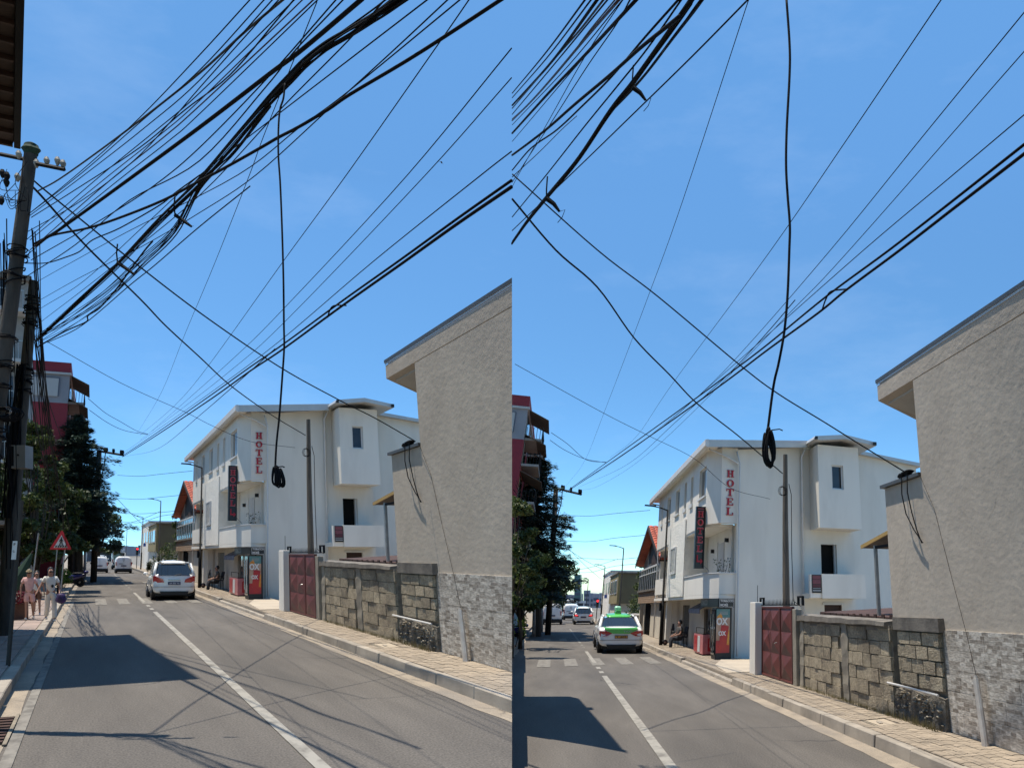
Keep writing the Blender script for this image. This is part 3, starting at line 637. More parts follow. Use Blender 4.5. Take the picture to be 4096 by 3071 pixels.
            MB().box(-.07, .07, .52, .6, 1.0, 1.03).build('brake_strip', 'brake', root)
        pz = .66
    pl = MB().box(-.26, .26, -.03, .02, pz - .06, pz + .06).build('number_plate', 'platedark', root)
    MB().box(-.245, .245, -.034, -.031, pz - .045, pz + .045).build('plate_face', plate, pl)
    if ptext: put_text(ptext, lambda u, v: (-.21 + u * .42, -.037, pz - .032 + v * .064), .03).build('plate_text', 'signblack' if plate != 'platedark' else 'whiteprint', pl)
    MB().hexa([(-.52, -.015, .22), (.52, -.015, .22), (.52, .2, .2), (-.52, .2, .2)], [(-.60, -.022, .36), (.60, -.022, .36), (.60, .1, .36), (-.60, .1, .36)]).build('bumper_insert', 'carblack', root)
    MB().box(-.86, .86, -.008, .05, .535, .545).build('bumper_seam', 'carblack', root)
    MB().box(-.75, .75, .3, 4.1, .17, .3).build('underbody', 'carblack', root)
    MB().box(-.5, .5, 1.2, 2.4, .6, 1.22).build('seats', 'interior', root)
def van(root, paint='carwhite', tall=1.85, badge=False, rear='door', L=4.6):
    w = .92
    st = [(0.0, .84, .36, tall - .30, tall - .05, .66), (.06, w, .28, tall - .22, tall, .72), (1.5, w, .25, tall - .2, tall + .02, .74), (3.0, w, .25, tall - .2, tall, .74), (3.6, w * .98, .25, tall - .45, tall - .28, .7), (4.1, w * .96, .25, 1.05, 1.12, .74), (L, w * .85, .35, .85, .95, .66)]
    b = MB().rings([[(a, y, z) for a, z in ring(q, zb, zs, zt, wt)] for (y, q, zb, zs, zt, wt) in st]).build('body', paint, root); subsurf(b, 1)
    MB().box(-.004, .004, -.03, .02, .5, tall - .15).build('door_seam', 'carblack', root)
    MB().box(-.86, .86, -.06, .08, .30, .52).build('bumper', 'carblack', root)
    for sg in (-1, 1):
        MB().box(sg * .86 - .05, sg * .86 + .05, -.02, .06, .85, 1.25).build('tail_light', 'taillight', root)
        MB().hexa([(sg * .80, 3.0, 1.2), (sg * .945, 3.0, 1.2), (sg * .945, 3.95, 1.2), (sg * .80, 3.95, 1.2)], [(sg * .7, 3.1, tall - .25), (sg * .88, 3.1, tall - .25), (sg * .88, 3.6, tall - .25), (sg * .7, 3.6, tall - .25)]).build('side_window', 'carglass', root)
        MB().ball((sg * 1.06, 3.7, 1.2), .09, .06, .14, 8, 6).build('mirror', 'carblack', root, smooth=True)
        for y in (.85, 3.65):
            MB().disc((sg * .82, y, .34), .37, 'x', .22, 18).build('wheel_arch', 'carblack', root); wheel(root, sg * .82, y, .32, .23)
    MB().box(-.3, .3, -.035, .01, .78, .90).build('number_plate', 'platedark', root)
    if rear == 'glass': MB().box(-.7, .7, -.03, .03, 1.25, tall - .2).build('rear_window', 'carglass', root)
    if badge:
        MB().prism([(-.13, 1.52), (0, 1.28), (.13, 1.52), (.11, 1.6), (-.11, 1.6)], -.045, -.028, 'y').build('badge', 'greyprint', root)
        MB().prism([(-.07, 1.5), (0, 1.36), (.07, 1.5), (.05, 1.56), (-.05, 1.56)], -.05, -.046, 'y').build('badge_core', 'whiteprint', root)
        MB().box(-.55, -.1, -.032, -.026, 1.0, 1.12).build('side_print', 'greyprint', root)
    MB().box(-.75, .75, .3, 4.2, .18, .3).build('underbody', 'carblack', root)
def moped(root):
    for y, nm in ((0.0, 'wheel'), (1.22, 'wheel')):
        t = MB(); n = 20; rr = []
        for i in range(n + 1):
            a = 2 * math.pi * i / n; rr.append((0, y + .24 * math.cos(a), .29 + .24 * math.sin(a)))
        o = t.tube(rr, .05, 8, False).build(nm, 'rubber', root, smooth=True)
        MB().disc((0, y, .29), .2, 'x', .02, 16).build('rim', 'darkmetal', o); MB().disc((0, y, .29), .06, 'x', .1, 10).build('hub', 'alloy', o)
    subsurf(MB().rings([[(-.11 * k, y, z0), (.11 * k, y, z0), (.13 * k, y, (z0 + z1) / 2), (.08 * k, y, z1), (-.08 * k, y, z1), (-.13 * k, y, (z0 + z1) / 2)] for y, z0, z1, k in ((.85, .35, .55, .8), (.7, .3, .72, 1), (.3, .4, .78, 1.1), (-.1, .55, .8, .9), (-.35, .66, .78, .5))]).build('body', 'navy', root), 1)
    subsurf(MB().box(-.13, .13, -.25, .55, .78, .88).build('seat', 'seatblack', root), 2)
    subsurf(MB().hexa([(-.2, 1.0, .3), (.2, 1.0, .3), (.17, 1.06, .3), (-.17, 1.06, .3)], [(-.16, .86, .95), (.16, .86, .95), (.12, .95, .95), (-.12, .95, .95)]).build('leg_shield', 'navy', root), 1)
    for sg in (-1, 1): MB().tube([(sg * .07, 1.22, .29), (sg * .07, 1.05, .75)], .025, 6).build('fork', 'zinc', root)
    MB().tube([(-.33, .82, 1.08), (-.12, .92, 1.02), (.12, .92, 1.02), (.33, .82, 1.08)], .016, 6).build('handlebar', 'darkmetal', root)
    MB().ball((0, 1.0, .98), .1, .08, .1, 10, 6).build('headlight', 'zinc', root, smooth=True)
    for sg in (-1, 1): MB().tube([(sg * .28, .85, 1.08), (sg * .34, .86, 1.26)], .008, 4).ball((sg * .35, .86, 1.3), .06, .02, .045, 8, 5).build('mirror', 'carblack', root)
    MB().box(-.15, .15, -.5, -.2, .72, .76).build('rear_rack', 'darkmetal', root); subsurf(MB().box(-.16, .16, -.52, -.2, .77, 1.02).build('top_box', 'navy', root), 1)
    MB().tube([(-.02, .45, .32), (-.2, .38, .02)], .014, 5).build('stand', 'darkmetal', root)
    subsurf(MB().box(-.08, .08, .98, 1.5, .54, .58).build('mudguard', 'navy', root), 1)
    MB().tube([(.14, .2, .32), (.16, -.3, .34)], .045, 8).build('exhaust', 'zinc', root)
    MB().box(-.1, .1, .2, .8, .2, .42).build('engine', 'darkmetal', root)
# ------------------------------------------------------------------ people
def skinned(name, material, parent, chains, root_i=0, sub=2):
    """chains: list of [(x, y, z, r), ...]; points that coincide are joined"""
    vs, rs, es, idx = [], [], [], {}
    for ch in chains:
        prev = None
        for x, y, z, r in ch:
            key = (round(x, 3), round(y, 3), round(z, 3))
            if key not in idx: idx[key] = len(vs); vs.append((x, y, z)); rs.append(r)
            i = idx[key]
            if prev is not None and prev != i: es.append((prev, i))
            prev = i
    me = bpy.data.meshes.new(name); me.from_pydata(vs, es, []); o = bpy.data.objects.new(name, me); col.objects.link(o)
    m = o.modifiers.new('skin', 'SKIN'); m.use_smooth_shade = True
    if not me.skin_vertices: me.skin_vertices  # layer is made by the modifier
    for i, r in enumerate(rs):
        sv = me.skin_vertices[0].data[i]; q = r if isinstance(r, tuple) else (r, r); sv.radius = q; sv.use_root = (i == root_i)
    s = o.modifiers.new('smooth', 'SUBSURF'); s.levels = sub; s.render_levels = sub
    me.materials.append(M[material]); o.parent = parent; return o
def hand(p, d, s):
    """five fingers hanging from the wrist p along direction d"""
    p, d = Vector(p), Vector(d).normalized(); sd = Vector((0, 1, 0)); out = []
    palm = p + d * .075 * s
    for i, (o, L) in enumerate(((-.028, .065), (-.009, .078), (.010, .072), (.028, .055))):
        b = palm + sd * o * s; out.append([(*p, .024 * s), (*palm, .026 * s), (*b, .012 * s), (*(b + d * L * s * .55), .009 * s), (*(b + d * L * s + Vector((0, 0, -.01))), .007 * s)])
    th = p + d * .03 * s + sd * -.035 * s; out.append([(*p, .024 * s), (*th, .012 * s), (*(th + d * .045 * s + sd * -.015 * s), .008 * s)])
    return out
def person(root, h, pose, top, bottom, longleg, hair='hair', shoes='clothwhite', extras=()):
    k = h / 1.68
    hip, chest, neck, head = .92 * k, 1.28 * k, 1.42 * k, 1.50 * k
    def S(p): return tuple(q * k for q in p)
    L = pose['legs']; A = pose['arms']; body = [[(0, 0, hip, .125 * k), (0, 0, 1.06 * k, .115 * k), (0, 0, chest, .125 * k), (0, 0, neck, .052 * k), (0, -.015 * k, head, .078 * k), (0, -.02 * k, head + .09 * k, .088 * k), (0, 0, head + .155 * k, .058 * k)],
        [(0, -.015 * k, head, .078 * k), (0, -.105 * k, head + .045 * k, .014 * k)]]
    legs, sh, arms = [], [], []
    for sg, (kn, an) in zip((-1, 1), L):
        hp = (sg * .095 * k, 0, .88 * k); kn, an = S(kn), S(an); to = (an[0], an[1] - .13 * k, an[2] - .045 * k)
        legs.append([(0, 0, hip, .125 * k), (*hp, .088 * k), (*kn, .058 * k), (*an, .036 * k), (an[0], an[1] - .03 * k, an[2] - .04 * k, .036 * k), (*to, .026 * k)])
        sh.append([(an[0], an[1] + .035 * k, an[2] - .035 * k, .042 * k), (an[0], an[1] - .05 * k, an[2] - .04 * k, .045 * k), (to[0], to[1] - .02 * k, to[2], .036 * k)])
    for sg, (el, wr) in zip((-1, 1), A):
        shd = (sg * .175 * k, 0, 1.365 * k); el, wr = S(el), S(wr)
        arms.append([(0, 0, chest, .125 * k), (*shd, .056 * k), (*el, .039 * k), (*wr, .026 * k)])
        arms += hand(wr, Vector(wr) - Vector(el), k)
    skinned('body', 'skin', root, body + legs + arms)
    ts = [[(0, 0, .90 * k, .150 * k), (0, 0, 1.06 * k, .135 * k), (0, 0, chest, .148 * k), (0, 0, 1.38 * k, .085 * k)]]
    for sg, (el, wr) in zip((-1, 1), A):
        el = S(el); q = tuple(a + (b - a) * .62 for a, b in zip((sg * .175 * k, 0, 1.365 * k), el)); ts.append([(0, 0, chest, .148 * k), (sg * .175 * k, 0, 1.365 * k, .075 * k), (*q, .072 * k)])
    skinned('shirt', top, root, ts)
    bs = [[(0, 0, 1.0 * k, .132 * k), (0, 0, hip, .140 * k)]]
    for sg, (kn, an) in zip((-1, 1), L):
        hp = (sg * .095 * k, 0, .86 * k); kn, an = S(kn), S(an)
        if longleg: bs.append([(0, 0, hip, .140 * k), (*hp, .105 * k), (*kn, .088 * k), (an[0], an[1], an[2] + .02 * k, .082 * k)])
        else:
            q = tuple(a + (b - a) * .8 for a, b in zip(hp, kn)); bs.append([(0, 0, hip, .140 * k), (*hp, .108 * k), (*q, .098 * k)])
    skinned('trousers' if longleg else 'shorts', bottom, root, bs)
    for i, c in enumerate(sh): skinned('shoe', shoes, root, [c], 0, 1)
    hb = MB(); z = head + .085 * k
    hb.ball((0, .034 * k, z + .03 * k), .096 * k, .092 * k, .112 * k, 12, 8)
    hb.build('hair', hair, root, smooth=True)
    MB().ball((-.036 * k, -.098 * k, head + .072 * k), .03 * k, .012 * k, .02 * k, 8, 5).ball((.036 * k, -.098 * k, head + .072 * k), .03 * k, .012 * k, .02 * k, 8, 5).build('sunglasses', 'carblack', root, smooth=True)
    MB().ball((0, -.088 * k, head - .005 * k), .022 * k, .008 * k, .006 * k, 8, 4).build('mouth', 'maroon', root, smooth=True)
    return k, head
def chair(root):
    for x in (-.22, .22):
        for y in (-.2, .2): MB().tube([(x, y, 0), (x * .95, y * .95, .44)], .013, 6).build('leg', 'darkmetal', root)
        MB().tube([(x, -.2, .44), (x, -.22, .66), (x, .18, .66), (x, .22, .44)], .013, 6).build('arm_rest', 'darkmetal', root)
    o = MB().box(-.23, .23, -.22, .22, .43, .48).build('seat', 'seatblack', root); bevel(o, .02)
    o = MB().hexa([(-.22, .2, .55), (.22, .2, .55), (.22, .24, .55), (-.22, .24, .55)], [(-.22, .27, .9), (.22, .27, .9), (.22, .31, .9), (-.22, .31, .9)]).build('backrest', 'seatblack', root); bevel(o, .02)
    for x in (-.2, .2): MB().tube([(x, .21, .44), (x, .26, .6)], .012, 6).build('back_support', 'darkmetal', root)
# ------------------------------------------------------------------ hotel
def window_t(W, p, t, s0, s1, z0, z1, glass='darkglass', sill=True, fr=.05, mull=0):
    w = MB()
    w.box(t, t + .05, s0, s0 + fr, z0, z1).box(t, t + .05, s1 - fr, s1, z0, z1).box(t, t + .05, s0 + fr, s1 - fr, z0, z0 + fr).box(t, t + .05, s0 + fr, s1 - fr, z1 - fr, z1)
    if mull: w.box(t + .003, t + .047, (s0 + s1) / 2 - .03, (s0 + s1) / 2 + .03, z0 + fr, z1 - fr)
    o = w.build('window', 'whitemetal', p, W)
    if o is None: return
    MB().box(t + .015, t + .03, s0 + fr, s1 - fr, z0 + fr, z1 - fr).build('pane', glass, o, W)
    if sill: MB().box(t - .16, t + .1, s0 - .05, s1 + .05, z0 - .07, z0 - .003).build('sill', 'whitemetal', o, W)
def build_hotel(W):
    k = W.key
    h = site_thing(W, 'hotel', 8, 28, .15, 'white three-storey hotel with blank stucco side wall and grey roof edge ' + HALF[k], 'hotel')
    TF, SF = 5.75, 23.5
    wins = [(24.3, 25.5, 5.95, 7.15, 1, 1), (26.72, 27.2, 6.0, 7.22, 0, 0), (28.1, 28.6, 6.0, 7.22, 0, 0), (29.75, 30.75, 6.02, 7.22, 1, 1), (32.15, 33.15, 6.03, 7.25, 1, 1), (34.5, 34.9, 6.1, 7.2, 0, 0)]
    # top storey, street side
    mb = wall(MB(), 't', TF, TF + .22, 24.2, 36.0, 4.8, 7.72, [w[:4] for w in wins])
    mb.build('street_wall', 'stucco', h, W)
    mb = wall(MB(), 's', 35.8, 36.0, TF + .22, 9.0, 2.3, 7.72); mb.build('rear_wall', 'stucco', h, W)
    MB().prism([(TF, 24.2), (TF + .22, 24.35), (6.3, 23.72), (6.17, SF)], 4.8, 7.72).build('corner_wall', 'stucco', h, W)
    for a, b, c, d, kind, ml in wins:
        if kind: window_t(W, h, TF + .09, a, b, c, d, 'skyglass' if a > 29 else 'darkglass', True, .06, ml)
        else:
            box('niche', 'grime', h, W, TF + .10, TF + .14, a, b, c, d); box('sill', 'whitemetal', h, W, TF - .06, TF + .1, a - .04, b + .04, c - .16, c - .003)
    # front walls (towards the yard)
    wall(MB(), 's', SF, SF + .25, 6.17, 6.80, 4.8, 7.75).build('front_wall', 'stucco', h, W)
    MB().hexa([(6.80, SF + .03, .1), (9.45, SF + .03, .1), (9.45, SF + .3, .1), (6.80, SF + .3, .1)], [(6.80, SF + .03, 7.7), (9.45, SF + .03, 8.02), (9.45, SF + .3, 8.02), (6.80, SF + .3, 7.7)]).build('front_wall', 'stucco', h, W)
    lowwin = (10.38, 11.12, 1.2, 1.9); door = (10.3, 10.98, 2.3, 4.16)
    wall(MB(), 's', SF + .12, SF + .4, 9.45, 11.75, .1, 4.72, [lowwin, door]).build('front_wall', 'stucco', h, W)
    wall(MB(), 's', SF + .12, SF + .4, 9.45, 11.75, 4.72, 8.1).build('front_wall', 'stucco', h, W)
    o = MB().box(10.3, 10.98, SF + .32, SF + .36, 2.3, 4.16).build('balcony_door', 'void', h, W); box('frame', 'whitemetal', o, W, 10.9, 10.98, SF + .2, SF + .31, 2.3, 4.16)
    o = MB().box(10.38, 11.12, SF + .2, SF + .24, 1.2, 1.9).build('low_window', 'wood', h, W); box('lintel', 'whitemetal', o, W, 10.3, 11.2, SF + .07, SF + .12, 1.9, 1.97)
    MB().hexa([(11.75, 24.0, .1), (15.2, 24.0, .1), (15.2, 24.3, .1), (11.75, 24.3, .1)], [(11.75, 24.0, 8.12), (15.2, 24.0, 7.75), (15.2, 24.3, 7.75), (11.75, 24.3, 8.12)]).build('front_wall', 'stucco', h, W)
    # bay over the rear balcony
    bw = (10.44, 10.95, 6.2, 7.18)
    b = wall(MB(), 's', 22.7, 22.9, 9.87, 11.66, 4.68, 7.98, [bw]).build('bay', 'stucco', h, W)
    box('bay_side', 'stucco', b, W, 9.87, 10.05, 22.9, SF + .12, 4.68, 7.98); box('bay_side', 'stucco', b, W, 11.46, 11.66, 22.9, SF + .12, 4.68, 7.98)
    box('bay_floor', 'stucco', b, W, 10.05, 11.46, 22.9, SF + .12, 4.69, 4.85)
    o = MB().box(bw[0], bw[0] + .05, 22.76, 22.82, bw[2], bw[3]).box(bw[1] - .07, bw[1], 22.76, 22.82, bw[2], bw[3]).box(bw[0] + .05, bw[1] - .07, 22.76, 22.82, bw[2], bw[2] + .06).box(bw[0] + .05, bw[1] - .07, 22.76, 22.82, bw[3] - .05, bw[3]).build('bay_window', 'whitemetal', h, W)
    box('pane', 'darkglass', o, W, bw[0] + .05, bw[1] - .07, 22.79, 22.81, bw[2] + .06, bw[3] - .05)
    MB().prism([(9.55, 8.08), (9.62, 8.22), (10.94, 8.40), (12.28, 8.2), (12.3, 8.04), (10.94, 8.22), (9.9, 8.08)], 22.35, 24.2, 'y').build('bay_roof', 'roofmetal', h, W)
    box('gutter_end', 'carblack', h, W, 9.60, 9.70, 22.28, 22.35, 8.08, 8.2); box('gutter_end', 'carblack', h, W, 12.18, 12.3, 22.28, 22.35, 8.05, 8.19)
    # rear balcony
    p = MB().box(9.86, 11.66, 22.62, 22.78, 2.12, 2.98).box(11.5, 11.66, 22.78, SF + .12, 2.12, 2.98).box(9.4, 9.86, 22.66, 22.80, 2.14, 2.96).box(9.4, 11.5, 22.80, SF + .12, 2.12, 2.3).build('balcony_parapet', 'stucco', h, W)
    # main roof sheets with fascia
    RO = MB().hexa([(5.5, 23.2, 7.78), (11.0, 23.2, 8.22), (11.0, 37.6, 8.22), (5.5, 37.6, 7.78)], [(5.5, 23.2, 7.92), (11.0, 23.2, 8.36), (11.0, 37.6, 8.36), (5.5, 37.6, 7.92)]).build('roof', 'roofmetal', h, W)
    MB().hexa([(11.0, 23.8, 8.2), (15.4, 23.8, 7.72), (15.4, 37.6, 7.72), (11.0, 37.6, 8.2)], [(11.0, 23.8, 8.35), (15.4, 23.8, 7.87), (15.4, 37.6, 7.87), (11.0, 37.6, 8.35)]).build('roof', 'roofmetal', h, W)
    MB().hexa([(5.52, 23.17, 7.62), (9.6, 23.17, 7.95), (9.6, 23.2, 7.95), (5.52, 23.2, 7.62)], [(5.52, 23.17, 7.90), (9.6, 23.17, 8.22), (9.6, 23.2, 8.22), (5.52, 23.2, 7.90)]).build('fascia', 'roofmetal', RO, W)
    MB().prism([(5.40, 7.66), (5.52, 7.6), (5.56, 7.76), (5.52, 7.93), (5.40, 7.9)], 23.15, 37.7, 'y').build('gutter', 'whitemetal', RO, W)
    MB().box(5.56, 6.0, 23.22, 37.5, 7.72, 7.77).build('soffit', 'stucco', RO, W)
    # street side of the middle storey
    box('panel_wall', 'roughstucco', h, W, TF - .06, TF + .2, 27.8, 31.5, 2.25, 5.48)
    sh = MB()
    for i in range(15): sh.hexa([(TF - .10, 29.68, 3.36 + i * .07), (TF - .03, 29.68, 3.36 + i * .07 - .025), (TF - .03, 30.75, 3.36 + i * .07 - .025), (TF - .10, 30.75, 3.36 + i * .07)], [(TF - .10, 29.68, 3.38 + i * .07), (TF - .03, 29.68, 3.36 + i * .07), (TF - .03, 30.75, 3.36 + i * .07), (TF - .10, 30.75, 3.38 + i * .07)])
    f = MB().box(TF - .12, TF - .061, 29.58, 29.68, 3.25, 4.45).box(TF - .12, TF - .061, 30.75, 30.85, 3.25, 4.45).box(TF - .12, TF - .061, 29.68, 30.75, 3.25, 3.32).box(TF - .12, TF - .061, 29.68, 30.75, 4.40, 4.46).build('shutter', 'whitemetal', h, W)
    sh.build('slats', 'whitemetal', f, W)
    box('inner_wall', 'stucco', h, W, 6.75, 6.95, 24.0, 36.0, 2.2, 4.8)           # set back behind the balconies
    box('balcony_end_wall', 'stucco', h, W, TF + .2, 6.75, 27.8, 27.95, 2.3, 4.8); box('balcony_end_wall', 'stucco', h, W, TF + .2, 6.75, 31.35, 31.5, 2.3, 4.8)
    wall(MB(), 's', 24.15, 24.35, 6.95, 7.2, 2.2, 4.8).build('inner_wall', 'stucco', h, W)
    MB().prism([(TF, 24.2), (TF, 36), (6.95, 36), (6.95, 23.56), (6.8, 23.56), (6.17, SF)], 2.12, 2.25).build('floor_slab', 'stucco', h, W)
    MB().prism([(TF + .03, 24.25), (TF + .03, 35.9), (6.75, 35.9), (6.75, 23.8), (6.25, 23.8)], 4.72, 4.80).build('balcony_ceiling', 'stucco', h, W)
    MB().prism([(TF, 27.8), (TF, 24.2), (6.17, SF), (6.8, SF), (6.8, SF + .14), (6.22, SF + .14), (TF + .14, 24.27), (TF + .14, 27.8)], 2.255, 2.98).build('balcony_parapet', 'stucco', h, W)
    MB().prism([(TF - .03, 27.8), (TF - .03, 24.18), (6.16, SF - .03), (6.8, SF - .03), (6.8, SF + .16), (6.24, SF + .16), (TF + .16, 24.28), (TF + .16, 27.8)], 2.98, 3.02).build('parapet_cap', 'whitemetal', h, W)
    d = box('room_door', 'grime', h, W, 6.71, 6.75, 25.0, 25.9, 2.26, 4.25); box('frame', 'stucco', d, W, 6.68, 6.71, 25.9, 26.0, 2.26, 4.3)
    for s_, z_ in ((26.6, 3.95), (24.4, 4.2)): box('wall_lamp', 'carblack', h, W, 6.60, 6.75, s_, s_ + .1, z_, z_ + .15)
    MB().box(TF - .02, TF + .12, 32.9, 35.7, 2.42, 3.2).build('balcony_parapet', 'stucco', h, W); box('floor_slab', 'stucco', h, W, TF + .12, 6.7, 32.9, 35.7, 2.3, 2.42)
    box('column', 'roughstucco', h, W, TF, TF + .3, 31.5, 32.2, 2.25, 5.4)
    # ground storey
    holes = [(24.3, 25.4, .15, 1.85), (26.5, 27.6, .15, 1.75), (30.6, 32.2, .15, 1.9)]
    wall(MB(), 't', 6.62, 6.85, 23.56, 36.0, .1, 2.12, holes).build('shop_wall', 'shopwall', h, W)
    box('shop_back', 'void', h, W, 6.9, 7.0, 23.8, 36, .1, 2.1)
    o = box('shop_door', 'darkglass', h, W, 6.70, 6.73, 26.5, 27.6, .16, 1.75); box('frame', 'carblack', o, W, 6.66, 6.70, 26.5, 26.6, .16, 1.75)
    o = box('roller_door', 'darkmetal', h, W, 6.70, 6.73, 30.6, 32.2, .16, 1.9)
    for i in range(6): box('door_rib', 'zinc', o, W, 6.67, 6.70, 30.62 + i * .27, 30.7 + i * .27, .16, 1.88)
    box('corner_pillar', 'stucco', h, W, 6.0, 6.25, 33.2, 33.5, .14, 2.12)
    aw = MB().hexa([(6.1, 26.2, 1.72), (6.6, 26.2, 1.95), (6.6, 28.3, 1.95), (6.1, 28.3, 1.72)], [(6.1, 26.2, 1.75), (6.6, 26.2, 1.99), (6.6, 28.3, 1.99), (6.1, 28.3, 1.75)]).build('shop_awning', mat('awningblue', (0.22, 0.23, 0.28), (0.1, 0.11, 0.15), scale=3), h, W)
    MB().hexa([(6.09, 26.2, 1.58), (6.11, 26.2, 1.58), (6.11, 28.3, 1.58), (6.09, 28.3, 1.58)], [(6.09, 26.2, 1.74), (6.11, 26.2, 1.74), (6.11, 28.3, 1.74), (6.09, 28.3, 1.74)]).build('valance', 'awningblue', aw, W)
    # rain pipes
    MB().tube([(6.72, 23.4, 7.6), (6.86, 23.40, 7.15), (6.86, 23.40, .6), (6.84, 23.36, .2)], .035, 8).build('rain_pipe', 'whitemetal', h, W, smooth=True)
    MB().tube([(5.62, 23.45, 7.62), (6.35, 23.42, 7.35), (6.72, 23.40, 7.15), (6.86, 23.40, 7.05)], .03, 8).build('rain_pipe', 'whitemetal', h, W, smooth=True)
    MB().tube([(9.6, 23.3, 7.95), (9.48, 23.45, 7.6), (9.46, 23.45, .2)], .045, 8).build('rain_pipe', 'whitemetal', h, W, smooth=True)
    MB().tube([(5.48, 37.5, 7.65), (5.8, 36.6, 7.45), (5.85, 36.1, 7.3), (5.85, 36.1, .3)], .04, 8).build('rain_pipe', 'whitemetal', h, W, smooth=True)
    MB().tube([(11.78, 23.9, 4.7), (11.78, 23.9, .2)], .045, 8).build('rain_pipe', 'whitemetal', h, W, smooth=True)
    MB().tube([(11.8, 23.9, 7.9), (11.86, 23.9, 7.7), (11.86, 23.9, 4.75)], .035, 8).build('rain_pipe', 'whitemetal', h, W, smooth=True)
    # red HOTEL lettering on the front
    zs = [(6.56, 6.84), (6.19, 6.46), (5.83, 6.11), (5.47, 5.75), (5.10, 5.39)]
    for ch, (z0, z1) in zip('HOTEL', zs):
        mb = MB(); letter(mb, ch, lambda u, v, d, z0=z0, z1=z1: (6.37 + u * .29, d, z0 + v * (z1 - z0)), SF - .03, SF - .004); mb.build('letter', 'redletter', h, W)
    # poster on the rear balcony
    p = site_thing(W, 'poster', 9.65, 22.6, 2.6, 'small maroon poster on the rear balcony of the hotel ' + HALF[k], 'poster')
    box('board', 'signblack', p, W, 9.47, 9.84, 22.635, 22.655, 2.31, 2.95)
    for a, b, c in ((2.79, 2.92, 'dullpink'), (2.62, 2.77, 'dullpink'), (2.50, 2.60, 'maroon'), (2.455, 2.475, 'greyprint'), (2.37, 2.41, 'greyprint')): box('printed_line', c, p, W, 9.49, 9.81, 22.628, 22.634, a, b)
    # potted plant on the corner balcony
    pl = site_thing(W, 'balcony_plant', 6.5, 24.2, 2.3, 'bare twiggy plant on the corner balcony of the hotel ' + HALF[k], 'plant')
    o = MB(); rnd = random.Random(4); base = W.m(6.5, 24.1, 2.3)
    for i in range(9):
        d = Vector((rnd.uniform(-.3, .3), rnd.uniform(-.1, .1), rnd.uniform(.7, 1.2))); pts = [base, base + d * .5 + Vector((rnd.uniform(-.08, .08), 0, 0)), base + d]
        o.tube([p - base for p in pts], [.007, .005, .003], 4)
    st = o.build('stem', 'bark', None); st.parent = pl; lf = MB()
    for i in range(90):
        c = Vector((rnd.uniform(-.32, .32), rnd.uniform(-.1, .1), rnd.uniform(.5, 1.2))); leafq(lf, c, rnd.uniform(.03, .06), rnd)
    lo = lf.build('foliage', 'darkleaf', None); lo.parent = pl
    MB().tube([(6.5, 24.1, 2.26), (6.5, 24.1, 2.5)], [.12, .16], 10).build('pot', 'rust', pl, W)
    # black vertical light box
    sg = site_thing(W, 'hotel_sign', 5.55, 24.2, 3.2, 'tall black HOTEL light box with red letters and an arrow ' + HALF[k], 'sign')
    box('case', 'blacksign', sg, W, 5.38, 5.73, 24.18, 24.34, 3.17, 5.48)
    rim = MB().box(5.70, 5.735, 24.15, 24.18, 3.17, 5.48).box(5.38, 5.41, 24.165, 24.18, 3.17, 5.48).box(5.41, 5.70, 24.165, 24.18, 3.17, 3.2).box(5.41, 5.70, 24.165, 24.18, 5.45, 5.48).build('rim', 'carblack', sg, W)
    box('printed_strip', 'dullpink', sg, W, 5.43, 5.68, 24.168, 24.177, 5.36, 5.42)
    tops = [5.29, 4.98, 4.66, 4.33, 4.0]
    for ch, z1 in zip('HOTEL', tops):
        for g_, d0, d1, m_ in ((.018, 24.169, 24.176, 'pinkline'), (0.0, 24.160, 24.168, 'redletter')):
            mb = MB(); letter(mb, ch, lambda u, v, d, z1=z1, g=g_: (5.455 + u * .2 + (u - .5) * 2 * g, d, z1 - .21 + v * .21 + (v - .5) * 2 * g), d0, d1); mb.build('letter', m_, sg, W)
    mb = MB().prism([(5.455, 3.66), (5.455, 3.40), (5.60, 3.40), (5.60, 3.33), (5.69, 3.43), (5.60, 3.53), (5.60, 3.46), (5.50, 3.46), (5.50, 3.66)], 24.160, 24.176, 'y'); mb.build('arrow', 'redletter', sg, W)
    MB().tube([(5.74, 24.25, 5.3), (5.95, 24.25, 5.3)], .015, 6).tube([(5.74, 24.25, 3.3), (5.95, 24.25, 3.1), (5.95, 24.25, 3.0)], .015, 6).build('bracket', 'zinc', sg, W)
